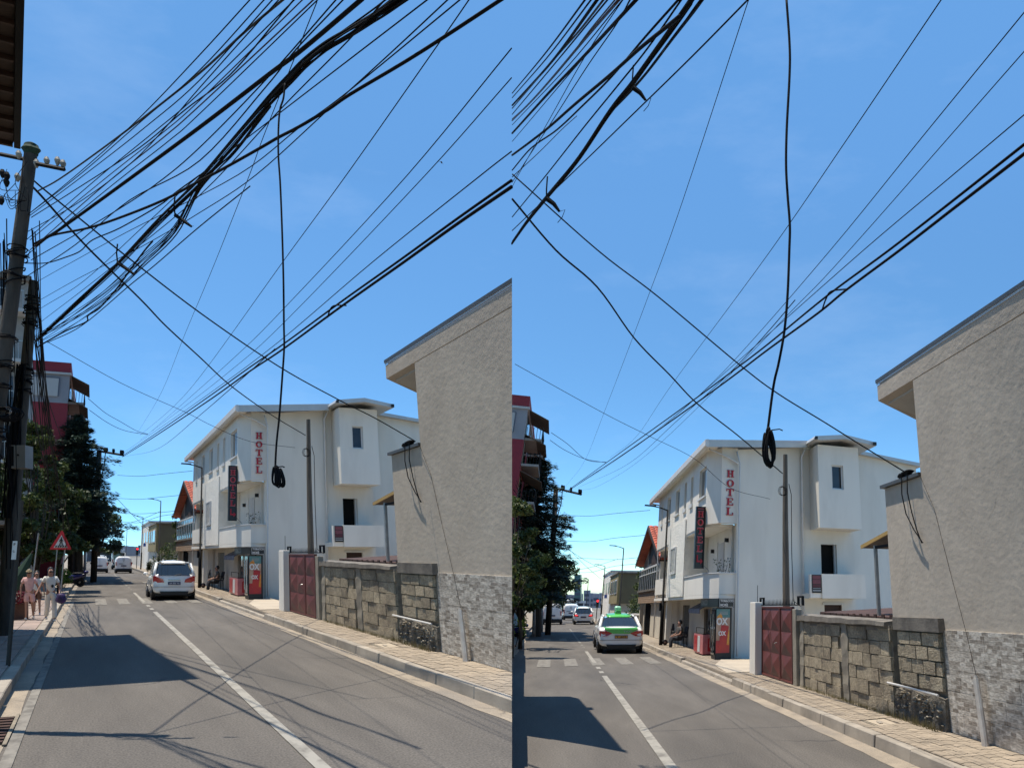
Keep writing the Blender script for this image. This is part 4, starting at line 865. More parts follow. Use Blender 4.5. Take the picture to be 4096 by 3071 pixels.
def build_shop(W):
    k = W.key
    f = site_thing(W, 'drinks_fridge', 6.2, 23.1, .15, 'tall drinks fridge with an OX can advert at the shop ' + HALF[k], 'fridge')
    o = box('case', 'carblack', f, W, 5.93, 6.50, 22.9, 23.45, .16, 1.80)
    box('glass_door', 'darkglass', f, W, 5.90, 5.929, 22.95, 23.42, .3, 1.75); box('handle', 'alloy', f, W, 5.85, 5.88, 22.98, 23.03, .4, 1.6); box('handle', 'alloy', f, W, 5.85, 5.88, 23.30, 23.35, .5, 1.6)
    y = 22.897
    def pan(nm, m, t0, t1, z0, z1, d=0): box(nm, m, f, W, t0, t1, y - .004 - d, y - d, z0, z1)
    pan('advert', 'teal', 5.95, 6.43, 1.48, 1.76); pan('advert', 'peach', 5.95, 6.43, .75, 1.479); pan('advert', 'canred', 5.95, 6.43, .36, .749)
    pan('advert', 'carblack', 5.95, 6.43, .2, .359)
    MB().prism([(5.955, 1.5), (6.1, 1.63), (6.17, 1.5), (6.1, 1.42)], y - .009, y - .005, 'y').build('fruit', 'orange', f, W)
    MB().prism([(6.04, .5), (6.30, .46), (6.40, 1.20), (6.13, 1.26)], y - .009, y - .005, 'y').build('can', 'canred', f, W)
    MB().prism([(6.33, .62), (6.42, .6), (6.42, 1.1), (6.38, 1.05)], y - .009, y - .005, 'y').build('fruit', 'orange', f, W)
    for (a, b, c, d) in ((5.95, 6.36, 1.24, 1.48), (6.03, 6.3, .9, 1.05)):
        put_text('OX', lambda u, v: (a + u * (b - a), y - .012, c + v * (d - c)), .04).build('lettering', 'whiteprint', f, W)
    for z_ in (1.66, 1.62, 1.58): pan('printed_line', 'greyprint', 6.06, 6.36, z_, z_ + .012, .006)
    # boards over the shop
    b = site_thing(W, 'shop_sign', 6.3, 22.9, 2.0, 'black TOBACCO & MORE board above the drinks fridge ' + HALF[k], 'sign')
    box('board', 'blacksign', b, W, 6.02, 6.57, 22.86, 22.92, 1.81, 2.11)
    MB().box(6.035, 6.555, 22.852, 22.857, 1.825, 1.835).box(6.035, 6.555, 22.852, 22.857, 2.085, 2.095).box(6.035, 6.045, 22.852, 22.857, 1.836, 2.084).box(6.545, 6.555, 22.852, 22.857, 1.836, 2.084).build('border', 'whiteprint', b, W)
    put_text('TOBACCO', lambda u, v: (6.07 + u * .46, 22.852, 1.99 + v * .075), .03).build('lettering', 'whiteprint', b, W)
    put_text('&', lambda u, v: (6.28 + u * .03, 22.852, 1.95 + v * .03), .02).build('lettering', 'whiteprint', b, W)
    put_text('MORE', lambda u, v: (6.07 + u * .27, 22.852, 1.85 + v * .085), .03).build('lettering', 'whiteprint', b, W)
    b2 = site_thing(W, 'fascia_sign', 5.9, 23.8, 2.0, 'dark TOBACCO fascia board under the hotel balcony facing the road ' + HALF[k], 'sign')
    MB().prism([(5.92, 25.3), (5.92, 24.1), (6.02, 23.0), (6.1, 23.0), (6.0, 24.1), (6.0, 25.3)], 1.83, 2.11).build('board', 'blacksign', b2, W)
    put_text('TOBACCO', lambda u, v: (5.912, 25.2 - u * 1.05, 1.88 + v * .2), .02).build('lettering', 'greyprint', b2, W)
    c = site_thing(W, 'ice_cream_freezer', 6.2, 25.5, .15, 'low red and white ice cream freezer outside the shop ' + HALF[k], 'freezer')
    o = box('cabinet', 'coolerpink', c, W, 5.93, 6.45, 24.75, 26.3, .2, .86); box('lid', 'darkglass', o, W, 5.93, 6.45, 24.75, 26.3, .863, .90)
    MB().prism([(6.12, .3), (6.12, .72), (6.2, .78), (6.32, .7), (6.34, .5), (6.3, .3)], 24.735, 24.747, 'y').build('print', 'coolerred', c, W)
    box('print', 'whiteprint', c, W, 5.918, 5.928, 25.2, 25.6, .25, .8); box('print', 'coolerred', c, W, 5.918, 5.928, 25.65, 26.2, .25, .8)
    for s_ in (24.85, 26.1): box('foot', 'carblack', c, W, 5.98, 6.4, s_, s_ + .1, .155, .2)
    MB().tube([(6.0, 26.2, .9), (6.0, 26.2, 1.08), (6.0, 24.9, 1.08), (6.0, 24.9, .9)], .012, 5).build('rail', 'darkmetal', c, W)
def build_lamp(W, s, t, h, label):
    l = site_thing(W, 'street_lamp', t, s, .15, label, 'street lamp', 'street lamps ' + HALF[W.key])
    MB().tube([(t, s, .15), (t, s, 2.0), (t, s, 2.02), (t, s, h)], [.085, .085, .055, .042], 8).build('pole', 'darkmetal', l, W, smooth=True)
    a = MB().tube([(t, s, h - .02), (t - .35, s, h + .1), (t - .8, s, h + .17)], [.035, .03, .028], 6).build('arm', 'darkmetal', l, W, smooth=True)
    MB().hexa([(t - 1.15, s - .12, h + .17), (t - .6, s - .08, h + .14), (t - .6, s + .08, h + .14), (t - 1.15, s + .12, h + .17)], [(t - 1.15, s - .12, h + .21), (t - .6, s - .08, h + .2), (t - .6, s + .08, h + .2), (t - 1.15, s + .12, h + .21)]).build('lamp_head', 'darkmetal', a, W)
    if s < 40:
        box('control_box', 'darkmetal', l, W, t - .16, t - .08, s - .1, s + .1, 1.65, 2.0)
        MB().ball((t + .2, s, .27), .13, .2, .12, 10, 6).build('base_cover', 'rust', l, W)
# ------------------------------------------------------------------ yard wall, gate, plastered building
def build_wall(W):
    k = W.key
    g = site_thing(W, 'yard_gate', 5.95, 17, .15, 'dark red metal gate with pyramid panels and spikes on top ' + HALF[k], 'gate')
    def leaf(name, s0, s1, n):
        lf = MB().box(5.97, 6.01, s0, s1, .2, 1.80).build(name, 'gatered', g, W)
        ds, dz = (s1 - s0 - .08) / n, (1.56) / 3
        for i in range(n):
            for j in range(3):
                a, b, c, d = s0 + .04 + i * ds + .01, s0 + .04 + (i + 1) * ds - .01, .22 + j * dz + .01, .22 + (j + 1) * dz - .01; ms, mz = (a + b) / 2, (c + d) / 2
                MB().add([(5.968, a, c), (5.968, b, c), (5.968, b, d), (5.968, a, d), (5.905, ms, mz)], [(0, 1, 4), (1, 2, 4), (2, 3, 4), (3, 0, 4)]).build('pyramid_panel', 'gatered', lf, W)
        fr = MB().box(5.95, 6.03, s0, s0 + .035, .17, 1.83).box(5.95, 6.03, s1 - .035, s1, .17, 1.83).box(5.95, 6.03, s0, s1, 1.80, 1.84).box(5.95, 6.03, s0, s1, .17, .205); fr.build('frame', 'gatered', lf, W)
    leaf('gate_leaf', 16.58, 17.98, 2); leaf('gate_leaf', 15.74, 16.56, 1)
    MB().tube([(5.9, 16.62, 1.0), (5.86, 16.62, 1.0), (5.86, 16.70, .98)], .012, 6).build('handle', 'zinc', g, W)
    rl = MB().box(5.96, 6.0, 15.3, 18.05, 1.86, 1.885).build('spike_rail', 'darkmetal', g, W)
    n = 22
    for i in range(n):
        s_ = 15.6 + i * (2.3 / n); MB().add([(5.965, s_, 1.885), (5.99, s_, 1.885), (5.978, s_ + .05, 1.885), (5.978, s_ + .025, 2.03)], [(0, 1, 3), (1, 2, 3), (2, 0, 3)]).build('spike', 'darkmetal', rl, W)
    for s_ in (17.85, 15.05): MB().box(5.95, 6.0, s_, s_ + .05, 1.86, 2.07).box(5.95, 6.0, s_ + .27, s_ + .32, 1.86, 2.07).box(5.95, 6.0, s_, s_ + .32, 2.03, 2.07).build('hoop', 'darkmetal', rl, W)
    p = site_thing(W, 'gate_pillar', 5.9, 18.3, .15, 'square white pillar left of the red gate ' + HALF[k], 'pillar')
    o = MB().box(5.78, 6.06, 18.02, 18.5, .15, 1.95).build('shaft', 'stucco', p, W); bevel(o, .01, 1)
    MB().tube([(5.92, 18.25, 1.93), (5.92, 18.25, 2.4)], .008, 4).build('rod', 'darkmetal', p, W)
    b = site_thing(W, 'block_wall', 6.05, 13.4, .15, 'weathered hollow-block wall with cement cap beside the red gate ' + HALF[k], 'wall')
    MB().box(6.10, 6.28, 11.38, 15.45, .13, 1.52).build('mortar_core', 'mortar', b, W)
    rnd = random.Random(21)
    z = .15; row = 0; rows = [.215, .222, .215, .225, .22, .215]
    for hgt in rows:
        s = 11.38 + (0 if row % 2 else -.22)
        while s < 15.42:
            L = rnd.choice((.40, .42, .44, .3)); a, c = max(s, 11.39), min(s + L - .012, 15.43)
            if c - a > .08 and not (12.98 < (a + c) / 2 < 13.28):
                f = 6.055 + rnd.uniform(-.014, .014); j = [rnd.uniform(-.007, .007) for _ in range(8)]
                MB().hexa([(f, a + j[0], z + j[1]), (6.14, a, z), (6.14, c, z), (f + j[2] * .6, c + j[3], z + j[4])], [(f + j[5] * .5, a + j[6], z + hgt - .006 + j[7]), (6.14, a, z + hgt - .006), (6.14, c, z + hgt - .006), (f, c + j[2], z + hgt - .006 + j[0])]).build('block', 'block', b, W)
            s += L
        z += hgt + .006; row += 1
    for (sa, sb, m_) in ((12.99, 13.25, 'colconcrete'), (15.25, 15.48, 'colconcrete')):
        o = MB(); n = 9
        o.rings([[(6.035 + rnd.uniform(-.012, .012), sa + rnd.uniform(-.03, .03), .13 + 1.42 * i / n), (6.2, sa, .13 + 1.42 * i / n), (6.2, sb, .13 + 1.42 * i / n), (6.035 + rnd.uniform(-.012, .012), sb + rnd.uniform(-.03, .03), .13 + 1.42 * i / n)] for i in range(n + 1)]).build('concrete_column', m_, b, W)
    cp = MB(); n = 14; prof = []
    for i in range(n + 1):
        s_ = 11.45 + (15.5 - 11.45) * i / n; e = rnd.uniform(-.012, .012)
        prof.append([(5.99 + e, s_, 1.53 + e), (6.32, s_, 1.53), (6.32, s_, 1.62 + .06 * i / n), (6.0 + e, s_, 1.595 + .06 * i / n + e)])
    cp.rings(prof).build('cap_beam', 'capconcrete', b, W)
    box('beam', 'capconcrete', b, W, 6.06, 6.26, 11.40, 15.44, 1.44, 1.53)
    gp = site_thing(W, 'gate_post', 6.0, 15.6, .15, 'thin cement post between the red gate and the block wall ' + HALF[k], 'post')
    o = MB().box(5.96, 6.12, 15.5, 15.72, .15, 1.78).build('shaft', 'colconcrete', gp, W); bevel(o, .01, 1)
    b2 = site_thing(W, 'end_wall', 6.1, 10.7, .15, 'short block wall on a rubble base against the tiled building ' + HALF[k], 'wall')
    MB().box(6.17, 6.30, 10.02, 11.30, .13, 1.66).build('mortar_core', 'mortar', b2, W)
    z = .66; row = 0
    for hgt in (.2, .205, .2, .2):
        s = 10.04 - (.17 if row % 2 else 0)
        while s < 11.28:
            L = .33; a, c = max(s, 10.04), min(s + L, 11.27)
            if c - a > .07:
                f = 6.115 + rnd.uniform(-.016, .016); j = [rnd.uniform(-.008, .008) for _ in range(6)]
                MB().hexa([(f, a + .01 + j[0], z + j[1]), (6.2, a + .01, z), (6.2, c - .012, z), (f, c - .012 + j[2], z + j[3])], [(f, a + .01 + j[4], z + hgt - .02), (6.2, a + .01, z + hgt - .02), (6.2, c - .012, z + hgt - .02), (f, c - .012 + j[5], z + hgt - .02 + j[0])]).build('block', 'block', b2, W)
            s += L
        z += hgt; row += 1
    box('beam', 'capconcrete', b2, W, 6.08, 6.32, 9.99, 11.32, 1.47, 1.67)
    o = MB(); n = 14; rr = []
    for i in range(n + 1):
        s_ = 10.02 + 1.36 * i / n
        rr.append([(6.06 + rnd.uniform(-.03, .03), s_, .13), (6.25, s_, .13), (6.25, s_, .60), (6.10 + rnd.uniform(-.02, .02), s_, .58 + rnd.uniform(-.02, .02)), (6.09 + rnd.uniform(-.04, .04), s_, .36)])
    o.rings(rr).build('rubble_base', 'rubble', b2, W)
    for i in range(60):
        s_, z_ = rnd.uniform(10.08, 11.32), rnd.uniform(.22, .57); MB().ball((6.075 + rnd.uniform(-.02, .015), s_, z_), .03, rnd.uniform(.012, .04), rnd.uniform(.01, .028), 6, 4, .5, i).build('stone', rnd.choice(('mortar', 'mortar', 'rubble', 'colconcrete')), b2, W)
    pp = site_thing(W, 'white_pipe', 6.02, 10.7, .6, 'thin white pipe lying along the rubble base ' + HALF[k], 'pipe')
    MB().tube([(6.02, 11.5, .64), (6.02, 10.05, .62)], .018, 8).build('tube', 'pipe', pp, W)
    # dry weeds at the foot of the wall
    mb = MB()
    for i in range(700):
        s_ = rnd.uniform(10.05, 15.3); t_ = 6.0 + rnd.uniform(-.05, .05); hh = rnd.uniform(.04, .16) * (1.0 if s_ < 11.6 else .55); q = rnd.uniform(-.06, .06); w_ = .008
        mb.add([(t_, s_ - w_, .15), (t_, s_ + w_, .15), (t_ + q * .5, s_ + q, .15 + hh)], [(0, 1, 2)])
    o = mb.build('dry_weeds', 'drygrass', None, W); tag(o, 'dry weeds along the foot of the block wall ' + HALF[k], 'weeds', None, 'stuff')
    # plastered building with tiled foot
    d = site_thing(W, 'plastered_building', 6.2, 8, .15, 'tall grey-beige plastered building with stone-look tiles along its foot ' + HALF[k], 'building')
    send = 10.3
    def seg(ta, tb, za, zb, e=None):
        m = MB(); ss = [5.2, 6, 6.8, 7.6, 8.4, 9.2, 10.3] + ([e] if e else [])
        return m.rings([[(ta, s, za), (tb, s, za), (tb, s, zb), (ta, s, zb)] for s in ss])
    seg(6.2, 6.5, 1.2, 5.70).build('street_wall', 'plaster', d, W, smooth=True, sharp=30)
    seg(6.22, 6.5, .1, 1.2).build('foot_wall', 'mortar', d, W)
    MB().box(6.2, 6.5, send, 11.5, 1.67, 3.93).build('annex_wall', 'plaster', d, W)
    MB().box(6.5, 9.5, 11.3, 11.5, .2, 3.93).build('annex_end_wall', 'plaster', d, W)
    MB().box(6.5, 9.5, send - .25, send, 3.9, 5.6).build('end_wall', 'plaster', d, W)
    MB().box(6.14, 9.0, send - .01, 11.58, 3.94, 4.0).build('annex_coping', 'flashing', d, W)
    # roof with overhang beyond the end wall, falling away from the street
    rf = MB().rings([[(6.2, s, 5.72), (9.2, s, 4.6), (9.2, s, 4.8), (6.2, s, 6.04)] for s in (5.2, 6, 6.8, 7.6, 8.4, 9.2, 10.3, 11.54)]).build('roof_slab', 'plaster', d, W)
    seg(6.195, 6.2, 6.06, 6.10, 11.56).build('flashing', 'roofmetal', rf, W); seg(6.186, 6.3, 6.11, 6.18, 11.58).build('flashing', 'flashing', rf, W)
    MB().hexa([(6.35, 10.35, 5.62), (7.4, 10.35, 5.3), (7.4, 11.4, 5.3), (6.35, 11.4, 5.62)], [(6.35, 10.35, 5.7), (7.4, 10.35, 5.38), (7.4, 11.4, 5.38), (6.35, 11.4, 5.7)]).build('soffit_board', 'soffit', rf, W)
    s = send; col_i = 0
    while s > 5.9:
        L = .6
        for j in range(5):
            z0 = .15 + j * .272; off = .3 if j % 2 else 0
            a, c = max(s - L + off, 5.3), min(s + off, send)
            if j % 2 and s == send: MB().box(6.175, 6.222, send - .295, send - .003, z0, z0 + .268).build('wall_tile', 'cladding', d, W); c = send - .3
            if c - a > .1: MB().box(6.175 + rnd.uniform(-.002, .002), 6.222, a + .003, c - .003 if not (j % 2 and s == send) else c - .003, z0, z0 + .268).build('wall_tile', 'cladding', d, W)
        s -= L
    bl = site_thing(W, 'white_post', 6.05, 9.16, .15, 'short dirty-white pipe post standing on the pavement by the tiles ' + HALF[k], 'post')
    MB().tube([(6.05, 9.12, .14), (6.05, 9.18, .93)], [.048, .045], 10).build('pipe', 'postpaint', bl, W, smooth=True, sharp=40)
    MB().tube([(6.05, 9.18, .925), (6.05, 9.182, .96)], .03, 10).build('cap', 'postpaint', bl, W)
    # bundle and cables on the annex ledge
    bd = site_thing(W, 'cable_bundle', 6.15, 10.75, 4.0, 'dark bundle of cable on the annex ledge, tail hanging ' + HALF[k], 'cable')
    MB().ball((6.2, 10.85, 4.05), .08, .16, .05, 8, 5, .5, 2).ball((6.2, 10.68, 4.07), .08, .14, .06, 8, 5, .5, 5).build('bundle', 'cable', bd, W)
    for q, (e0, e1) in enumerate(((10.8, 10.31), (10.62, 10.34))):
        MB().tube([(6.14, e0, 4.02), (6.10, e0 - .03, 3.7), (6.11, e0 - .1, 3.35), (6.12, (e0 + e1) / 2 - .05, 3.05), (6.14, e1, 2.82)], .011, 5).build('tail', 'cable', bd, W)
    wc = site_thing(W, 'wire_shadow_strand', 6.15, 9.6, 3.5, 'thin strand standing in for a wire shadow on the plastered wall ' + HALF[k], 'cable')
    MB().tube([(6.15, 10.28, 4.0), (6.17, 9.95, 3.3), (6.175, 9.72, 2.4), (6.165, 9.45, 1.5), (6.15, 9.3, .95)], .0035, 5).build('cable', 'cable', wc, W)  # modelled strand drawn where an overhead wire only casts its shadow
    # lean-to canopy behind the wall
    cn = site_thing(W, 'yard_canopy', 6.7, 12.7, 1.6, 'small yellow-edged canopy on a grey post behind the wall ' + HALF[k], 'canopy')
    MB().hexa([(6.6, 13.25, 3.0), (7.8, 13.25, 3.0), (7.8, 11.9, 3.22), (6.6, 11.9, 3.22)], [(6.6, 13.25, 3.05), (7.8, 13.25, 3.05), (7.8, 11.9, 3.27), (6.6, 11.9, 3.27)]).build('roof_sheet', 'capconcrete', cn, W)
    MB().hexa([(6.57, 13.27, 2.99), (6.6, 13.27, 2.99), (6.6, 11.9, 3.21), (6.57, 11.9, 3.21)], [(6.57, 13.27, 3.06), (6.6, 13.27, 3.06), (6.6, 11.9, 3.28), (6.57, 11.9, 3.28)]).build('edge_board', 'yellowedge', cn, W)
    box('post', 'zinc', cn, W, 6.62, 6.68, 12.75, 12.81, .3, 3.02); box('beam', 'darkmetal', cn, W, 6.62, 6.68, 11.9, 12.75, 2.95, 3.0)
    sd = site_thing(W, 'rusty_shed_roof', 7.6, 13.5, 1.5, 'low rusty sheet roof just behind the block wall ' + HALF[k], 'roof')
    MB().hexa([(6.5, 11.6, 1.60), (8.6, 11.6, 1.66), (8.6, 15.3, 1.72), (6.5, 15.3, 1.66)], [(6.5, 11.6, 1.64), (8.6, 11.6, 1.74), (8.6, 15.3, 1.82), (6.5, 15.3, 1.72)]).build('sheet', 'rust', sd, W)
    for i in range(12): box('rib', 'rust', sd, W, 6.48, 6.5, 11.7 + i * .3, 11.8 + i * .3, 1.6, 1.7)
    for t_ in (6.7, 8.4): box('post', 'wood', sd, W, t_, t_ + .08, 15.1, 15.2, .12, 1.6)
    # wooden pole in the yard
    pole = site_thing(W, 'yard_pole', 7.2, 19.4, .12, 'bare grey utility pole standing in the yard before the hotel wall ' + HALF[k], 'pole')
    MB().tube([(7.22, 19.36, .1), (7.21, 19.40, 2.5), (7.20, 19.38, 4.5), (7.19, 19.3, 6.53)], [.115, .108, .088, .07], 10).build('shaft', 'polewood', pole, W, smooth=True, sharp=50)
    MB().tube([(7.28, 19.25, 5.55), (7.34, 19.2, 5.2), (7.33, 19.2, 3.5), (7.36, 19.2, 2.0), (7.6, 19.2, 1.85)], .012, 5).build('down_cable', 'cable', pole, W)
    cp = []
    for i in range(26):
        a = i / 8 * 2 * math.pi; cp.append((7.0 + .12 * math.cos(a) + .004 * i, 19.2 + .02 * math.sin(2 * a), 5.3 + .15 * math.sin(a)))
    MB().tube([(7.12, 19.25, 5.6), (7.05, 19.2, 5.45)] + cp, .008, 4).build('coil', 'cable', pole, W)
# ------------------------------------------------------------------ further buildings on the right of the street
def build_far_right(W):
    k = W.key
    # entrance wall and side gate after the hotel
    e = site_thing(W, 'entrance_wall', 6.4, 39, .15, 'plain cream garden wall between the hotel and the gabled house ' + HALF[k], 'wall')
    box('panel', 'cream', e, W, 6.35, 6.55, 36.2, 41.0, .15, 1.95); box('panel', 'cream', e, W, 6.35, 6.55, 43.8, 44.2, .15, 2.0); box('coping', 'grime', e, W, 6.3, 6.6, 36.2, 41.05, 1.95, 2.02)
    g = site_thing(W, 'side_gate', 6.4, 42.4, .15, 'narrow dark barred gate beside the cream wall ' + HALF[k], 'gate')
    fr = MB().box(6.40, 6.45, 41.1, 41.2, .15, 2.1).box(6.40, 6.45, 43.6, 43.7, .15, 2.1).box(6.40, 6.45, 41.2, 43.6, 2.02, 2.1).build('frame', 'darkmetal', g, W)
    for i in range(10): box('bar', 'darkmetal', g, W, 6.41, 6.44, 41.35 + i * .23, 41.40 + i * .23, .15, 2.02)
    # gabled house: ridge runs away from the street, near slope faces the camera
    h = site_thing(W, 'gabled_house', 7, 41, .15, 'house with red tiled gable roof and glazed veranda ' + HALF[k], 'house')
    t0 = 6.15; se, sp, sf = 35.6, 41.0, 46.4; ze, zp, zf = 4.2, 6.75, 4.55
    MB().prism([(se + .5, 4.2), (sp, 6.45), (sf - .4, 4.55), (sf - .4, 2.8), (se + .5, 2.8)], t0 + .25, t0 + .5, 'x').build('gable_wall', 'stucco', h, W)
    MB().prism([(sp - 2.2, 5.45), (sp, 6.4), (sp + 2.2, 5.5), (sp + 2.2, 4.5), (sp - 1.0, 4.5)], t0 + .2, t0 + .24, 'x').build('wood_gable', 'wood', h, W)
    MB().box(t0 + .15, t0 + .19, 39.5, 41.6, 4.25, 5.2).build('gable_window', 'wood', h, W)
    rf = MB().hexa([(t0 - .25, se, ze), (12.5, se, ze), (12.5, sp, zp - .05), (t0 - .25, sp, zp - .05)], [(t0 - .25, se, ze + .08), (12.5, se, ze + .08), (12.5, sp, zp + .04), (t0 - .25, sp, zp + .04)]).build('roof', 'wood', h, W)
    MB().hexa([(t0 - .25, sp, zp - .05), (12.5, sp, zp - .05), (12.5, sf, zf), (t0 - .25, sf, zf)], [(t0 - .25, sp, zp + .04), (12.5, sp, zp + .04), (12.5, sf, zf + .08), (t0 - .25, sf, zf + .08)]).build('roof', 'rooftile', h, W)
    n = 14
    for i in range(n):
        a, b = i / n, (i + 1.12) / n; sa, sb, za, zb = se + (sp - se) * a, se + (sp - se) * b, ze + .10 + (zp - ze - .06) * a, ze + .08 + (zp - ze - .06) * b
        for j in range(9):
            ta = t0 - .25 + j * .31
            MB().rings([[(ta, sa, za), (ta + .1, sa, za + .07), (ta + .2, sa, za + .07), (ta + .3, sa, za)], [(ta, sb, zb), (ta + .1, sb, zb + .04), (ta + .2, sb, zb + .04), (ta + .3, sb, zb)]]).build('roof_tile', 'rooftile', rf, W)
    MB().hexa([(t0 - .30, se - .05, ze - .14), (t0 - .26, se - .05, ze - .14), (t0 - .26, sp, zp - .2), (t0 - .30, sp, zp - .2)], [(t0 - .30, se - .05, ze + .12), (t0 - .26, se - .05, ze + .12), (t0 - .26, sp, zp + .06), (t0 - .30, sp, zp + .06)]).build('verge_board', 'wood', h, W)
    MB().hexa([(t0 - .30, sp, zp - .2), (t0 - .26, sp, zp - .2), (t0 - .26, sf, zf - .14), (t0 - .30, sf, zf - .14)], [(t0 - .30, sp, zp + .06), (t0 - .26, sp, zp + .06), (t0 - .26, sf, zf + .12), (t0 - .30, sf, zf + .12)]).build('verge_board', 'wood', h, W)
    v = MB().box(t0 - .05, t0 + .02, 37.2, 45.7, 4.12, 4.22).box(t0 - .05, t0 + .02, 37.2, 45.7, 3.78, 3.83).build('veranda_frame', 'whitemetal', h, W)
    for i in range(11):
        s_ = 37.2 + i * .84; box('mullion', 'whitemetal', v, W, t0 - .045, t0 + .015, s_, s_ + .06, 2.85, 4.12)
        if i < 10: box('pane', 'skyglass' if i % 3 else 'darkglass', v, W, t0 - .02, t0, s_ + .06, s_ + .84, 3.83, 4.12); box('pane', 'darkglass', v, W, t0 - .02, t0, s_ + .06, s_ + .84, 2.85, 3.78)
    sl = box('veranda_slab', 'capconcrete', h, W, t0 - .12, t0 + 2.2, 35.4, 45.8, 2.74, 2.85)
    bb = MB().box(t0 + .0, t0 + .2, 35.4, 45.7, 2.04, 2.74).build('brick_band', 'mortar', h, W)
    for r_ in range(6):
        for i in range(22):
            s_ = 35.4 + i * .47 + (.23 if r_ % 2 else 0); MB().box(t0 - .03, t0 + .0, s_, min(s_ + .44, 45.7), 2.05 + r_ * .115, 2.05 + r_ * .115 + .1).build('brick', 'brickband', bb, W)
    box('lower_wall', 'shopwall', h, W, 7.4, 7.6, 35.4, 45.8, .1, 2.04); box('column', 'cream', h, W, t0 + .1, t0 + .35, 45.3, 45.6, .1, 2.04); box('column', 'cream', h, W, t0 + .1, t0 + .35, 36.0, 36.3, .1, 2.04)
    box('end_wall', 'cream', h, W, t0 + .3, 10, 45.6, 45.8, .1, 4.4)
    # low wall with climber
    w = site_thing(W, 'garden_wall', 6.4, 52, .15, 'low beige garden wall under the climbing plant ' + HALF[k], 'wall')
    box('panel', 'cream', w, W, 6.35, 6.55, 45.9, 58.5, .15, 1.25); box('coping', 'grime', w, W, 6.28, 6.62, 45.9, 58.5, 1.25, 1.34)
    b = W.m(6.9, 51.5, .15); bush(W, b, .8, 2.4, 'climbing plant spilling over the beige garden wall ' + HALF[k], 31, 'leaf', 110, 16, .09, 'climbing_plant', ry=3.0)
    b = W.m(6.1, 63, .15); bush(W, b, .36, .95, 'clipped round green hedge before the olive building ' + HALF[k], 32, 'darkleaf', 160, 12, .05, 'clipped_hedge', ry=.7)
    # olive building
    o = site_thing(W, 'olive_building', 6.5, 62, .15, 'flat-roofed olive-yellow building with white-framed windows ' + HALF[k], 'building')
    box('lower_wall', 'cream', o, W, 6.15, 8.6, 59.8, 68, .1, 2.1)
    box('upper_wall', 'olive', o, W, 5.95, 6.15, 59.4, 68, 2.1, 4.72); box('side_wall', 'oliveshade', o, W, 6.15, 9.2, 59.4, 59.7, 2.1, 4.72); box('roof', 'capconcrete', o, W, 5.85, 9.3, 59.3, 68.1, 4.72, 4.82)
    for a, b_ in ((60.0, 62.4), (63.2, 64.2), (65.2, 66.4)):
        f = MB().box(5.90, 5.95, a, b_, 2.95, 4.2).build('window', 'whitemetal', o, W); box('pane', 'darkglass', f, W, 5.88, 5.9, a + .12, (a + b_) / 2 - .06, 3.05, 4.1); box('pane', 'darkglass', f, W, 5.88, 5.9, (a + b_) / 2 + .06, b_ - .12, 3.05, 4.1)
    box('garage_door', 'concretegrey', o, W, 6.12, 6.15, 61, 63, .15, 1.7)
    wb = site_thing(W, 'white_house', 7, 72, .1, 'plain white house behind the olive building ' + HALF[k], 'house')
    MB().box(6.2, 12, 70, 82, .1, 5.4).build('wall', 'stucco', wb, W); box('roof', 'roofmetal', wb, W, 6.1, 12.1, 69.9, 82.1, 5.4, 5.55)
    for a in (71.5, 75, 78.5): box('window', 'darkglass', wb, W, 6.17, 6.2, a, a + 1.4, 3.2, 4.4)
    # traffic light and signs
    t = site_thing(W, 'traffic_light', 5.35, 76, .15, 'traffic light showing red at the far crossing ' + HALF[k], 'traffic light')
    MB().tube([(5.35, 76, .15), (5.35, 76, 2.7)], .05, 6).build('pole', 'darkmetal', t, W); c = box('case', 'carblack', t, W, 5.2, 5.5, 75.85, 76.0, 1.75, 2.65)
    MB().disc((5.35, 75.83, 2.45), .13, 'y', .03, 10).build('red_lamp', 'lightred', c, W); MB().disc((5.35, 75.83, 2.18), .1, 'y', .03, 10).build('dark_lamp', 'darkmetal', c, W)
    s = site_thing(W, 'sign_post', 6.45, 74, .15, 'far post with a red triangle and blue direction boards ' + HALF[k], 'sign')
    MB().tube([(6.45, 74, .15), (6.45, 74, 3.7)], .04, 6).build('post', 'darkmetal', s, W)
    a = MB().prism([(6.1, 3.15), (6.8, 3.15), (6.45, 3.75)], 73.9, 73.93, 'y').build('triangle', 'signred', s, W); MB().prism([(6.23, 3.23), (6.67, 3.23), (6.45, 3.6)], 73.88, 73.9, 'y').build('face', 'signwhite', a, W)
    box('direction_board', 'signblue', s, W, 5.9, 6.75, 73.9, 73.94, 2.72, 3.1); MB().disc((6.6, 73.9, 2.5), .2, 'y', .03, 14).build('round_sign', 'signred', s, W); MB().disc((6.45, 73.9, 2.0), .2, 'y', .03, 14).build('round_sign', 'signwhite', s, W)
    # street lamps
    build_lamp(W, 31.5, 5.5, 6.4, 'nearest dark street lamp, before the hotel, arm over the road ' + HALF[k])
    build_lamp(W, 52, 5.5, 6.3, 'second dark street lamp, beside the gabled house ' + HALF[k])
    build_lamp(W, 71, 5.5, 6.0, 'third dark street lamp, beyond the olive building ' + HALF[k])
    build_lamp(W, 105, 5.5, 6.0, 'farthest dark street lamp down the road ' + HALF[k])
    # trees behind
    broadleaf(W, W.m(9.5, 52, .1), 6.9, 1.5, 'slim pale tree rising behind the gabled house ' + HALF[k], 41, 'leaf', 'palebark', 90, 26, .12, trunkh=.35)
    broadleaf(W, W.m(8.2, 56, .1), 5.6, 1.3, 'drooping green tree left of the gabled house ' + HALF[k], 42, 'leaf', 'bark', 100, 22, .12, trunkh=.45)
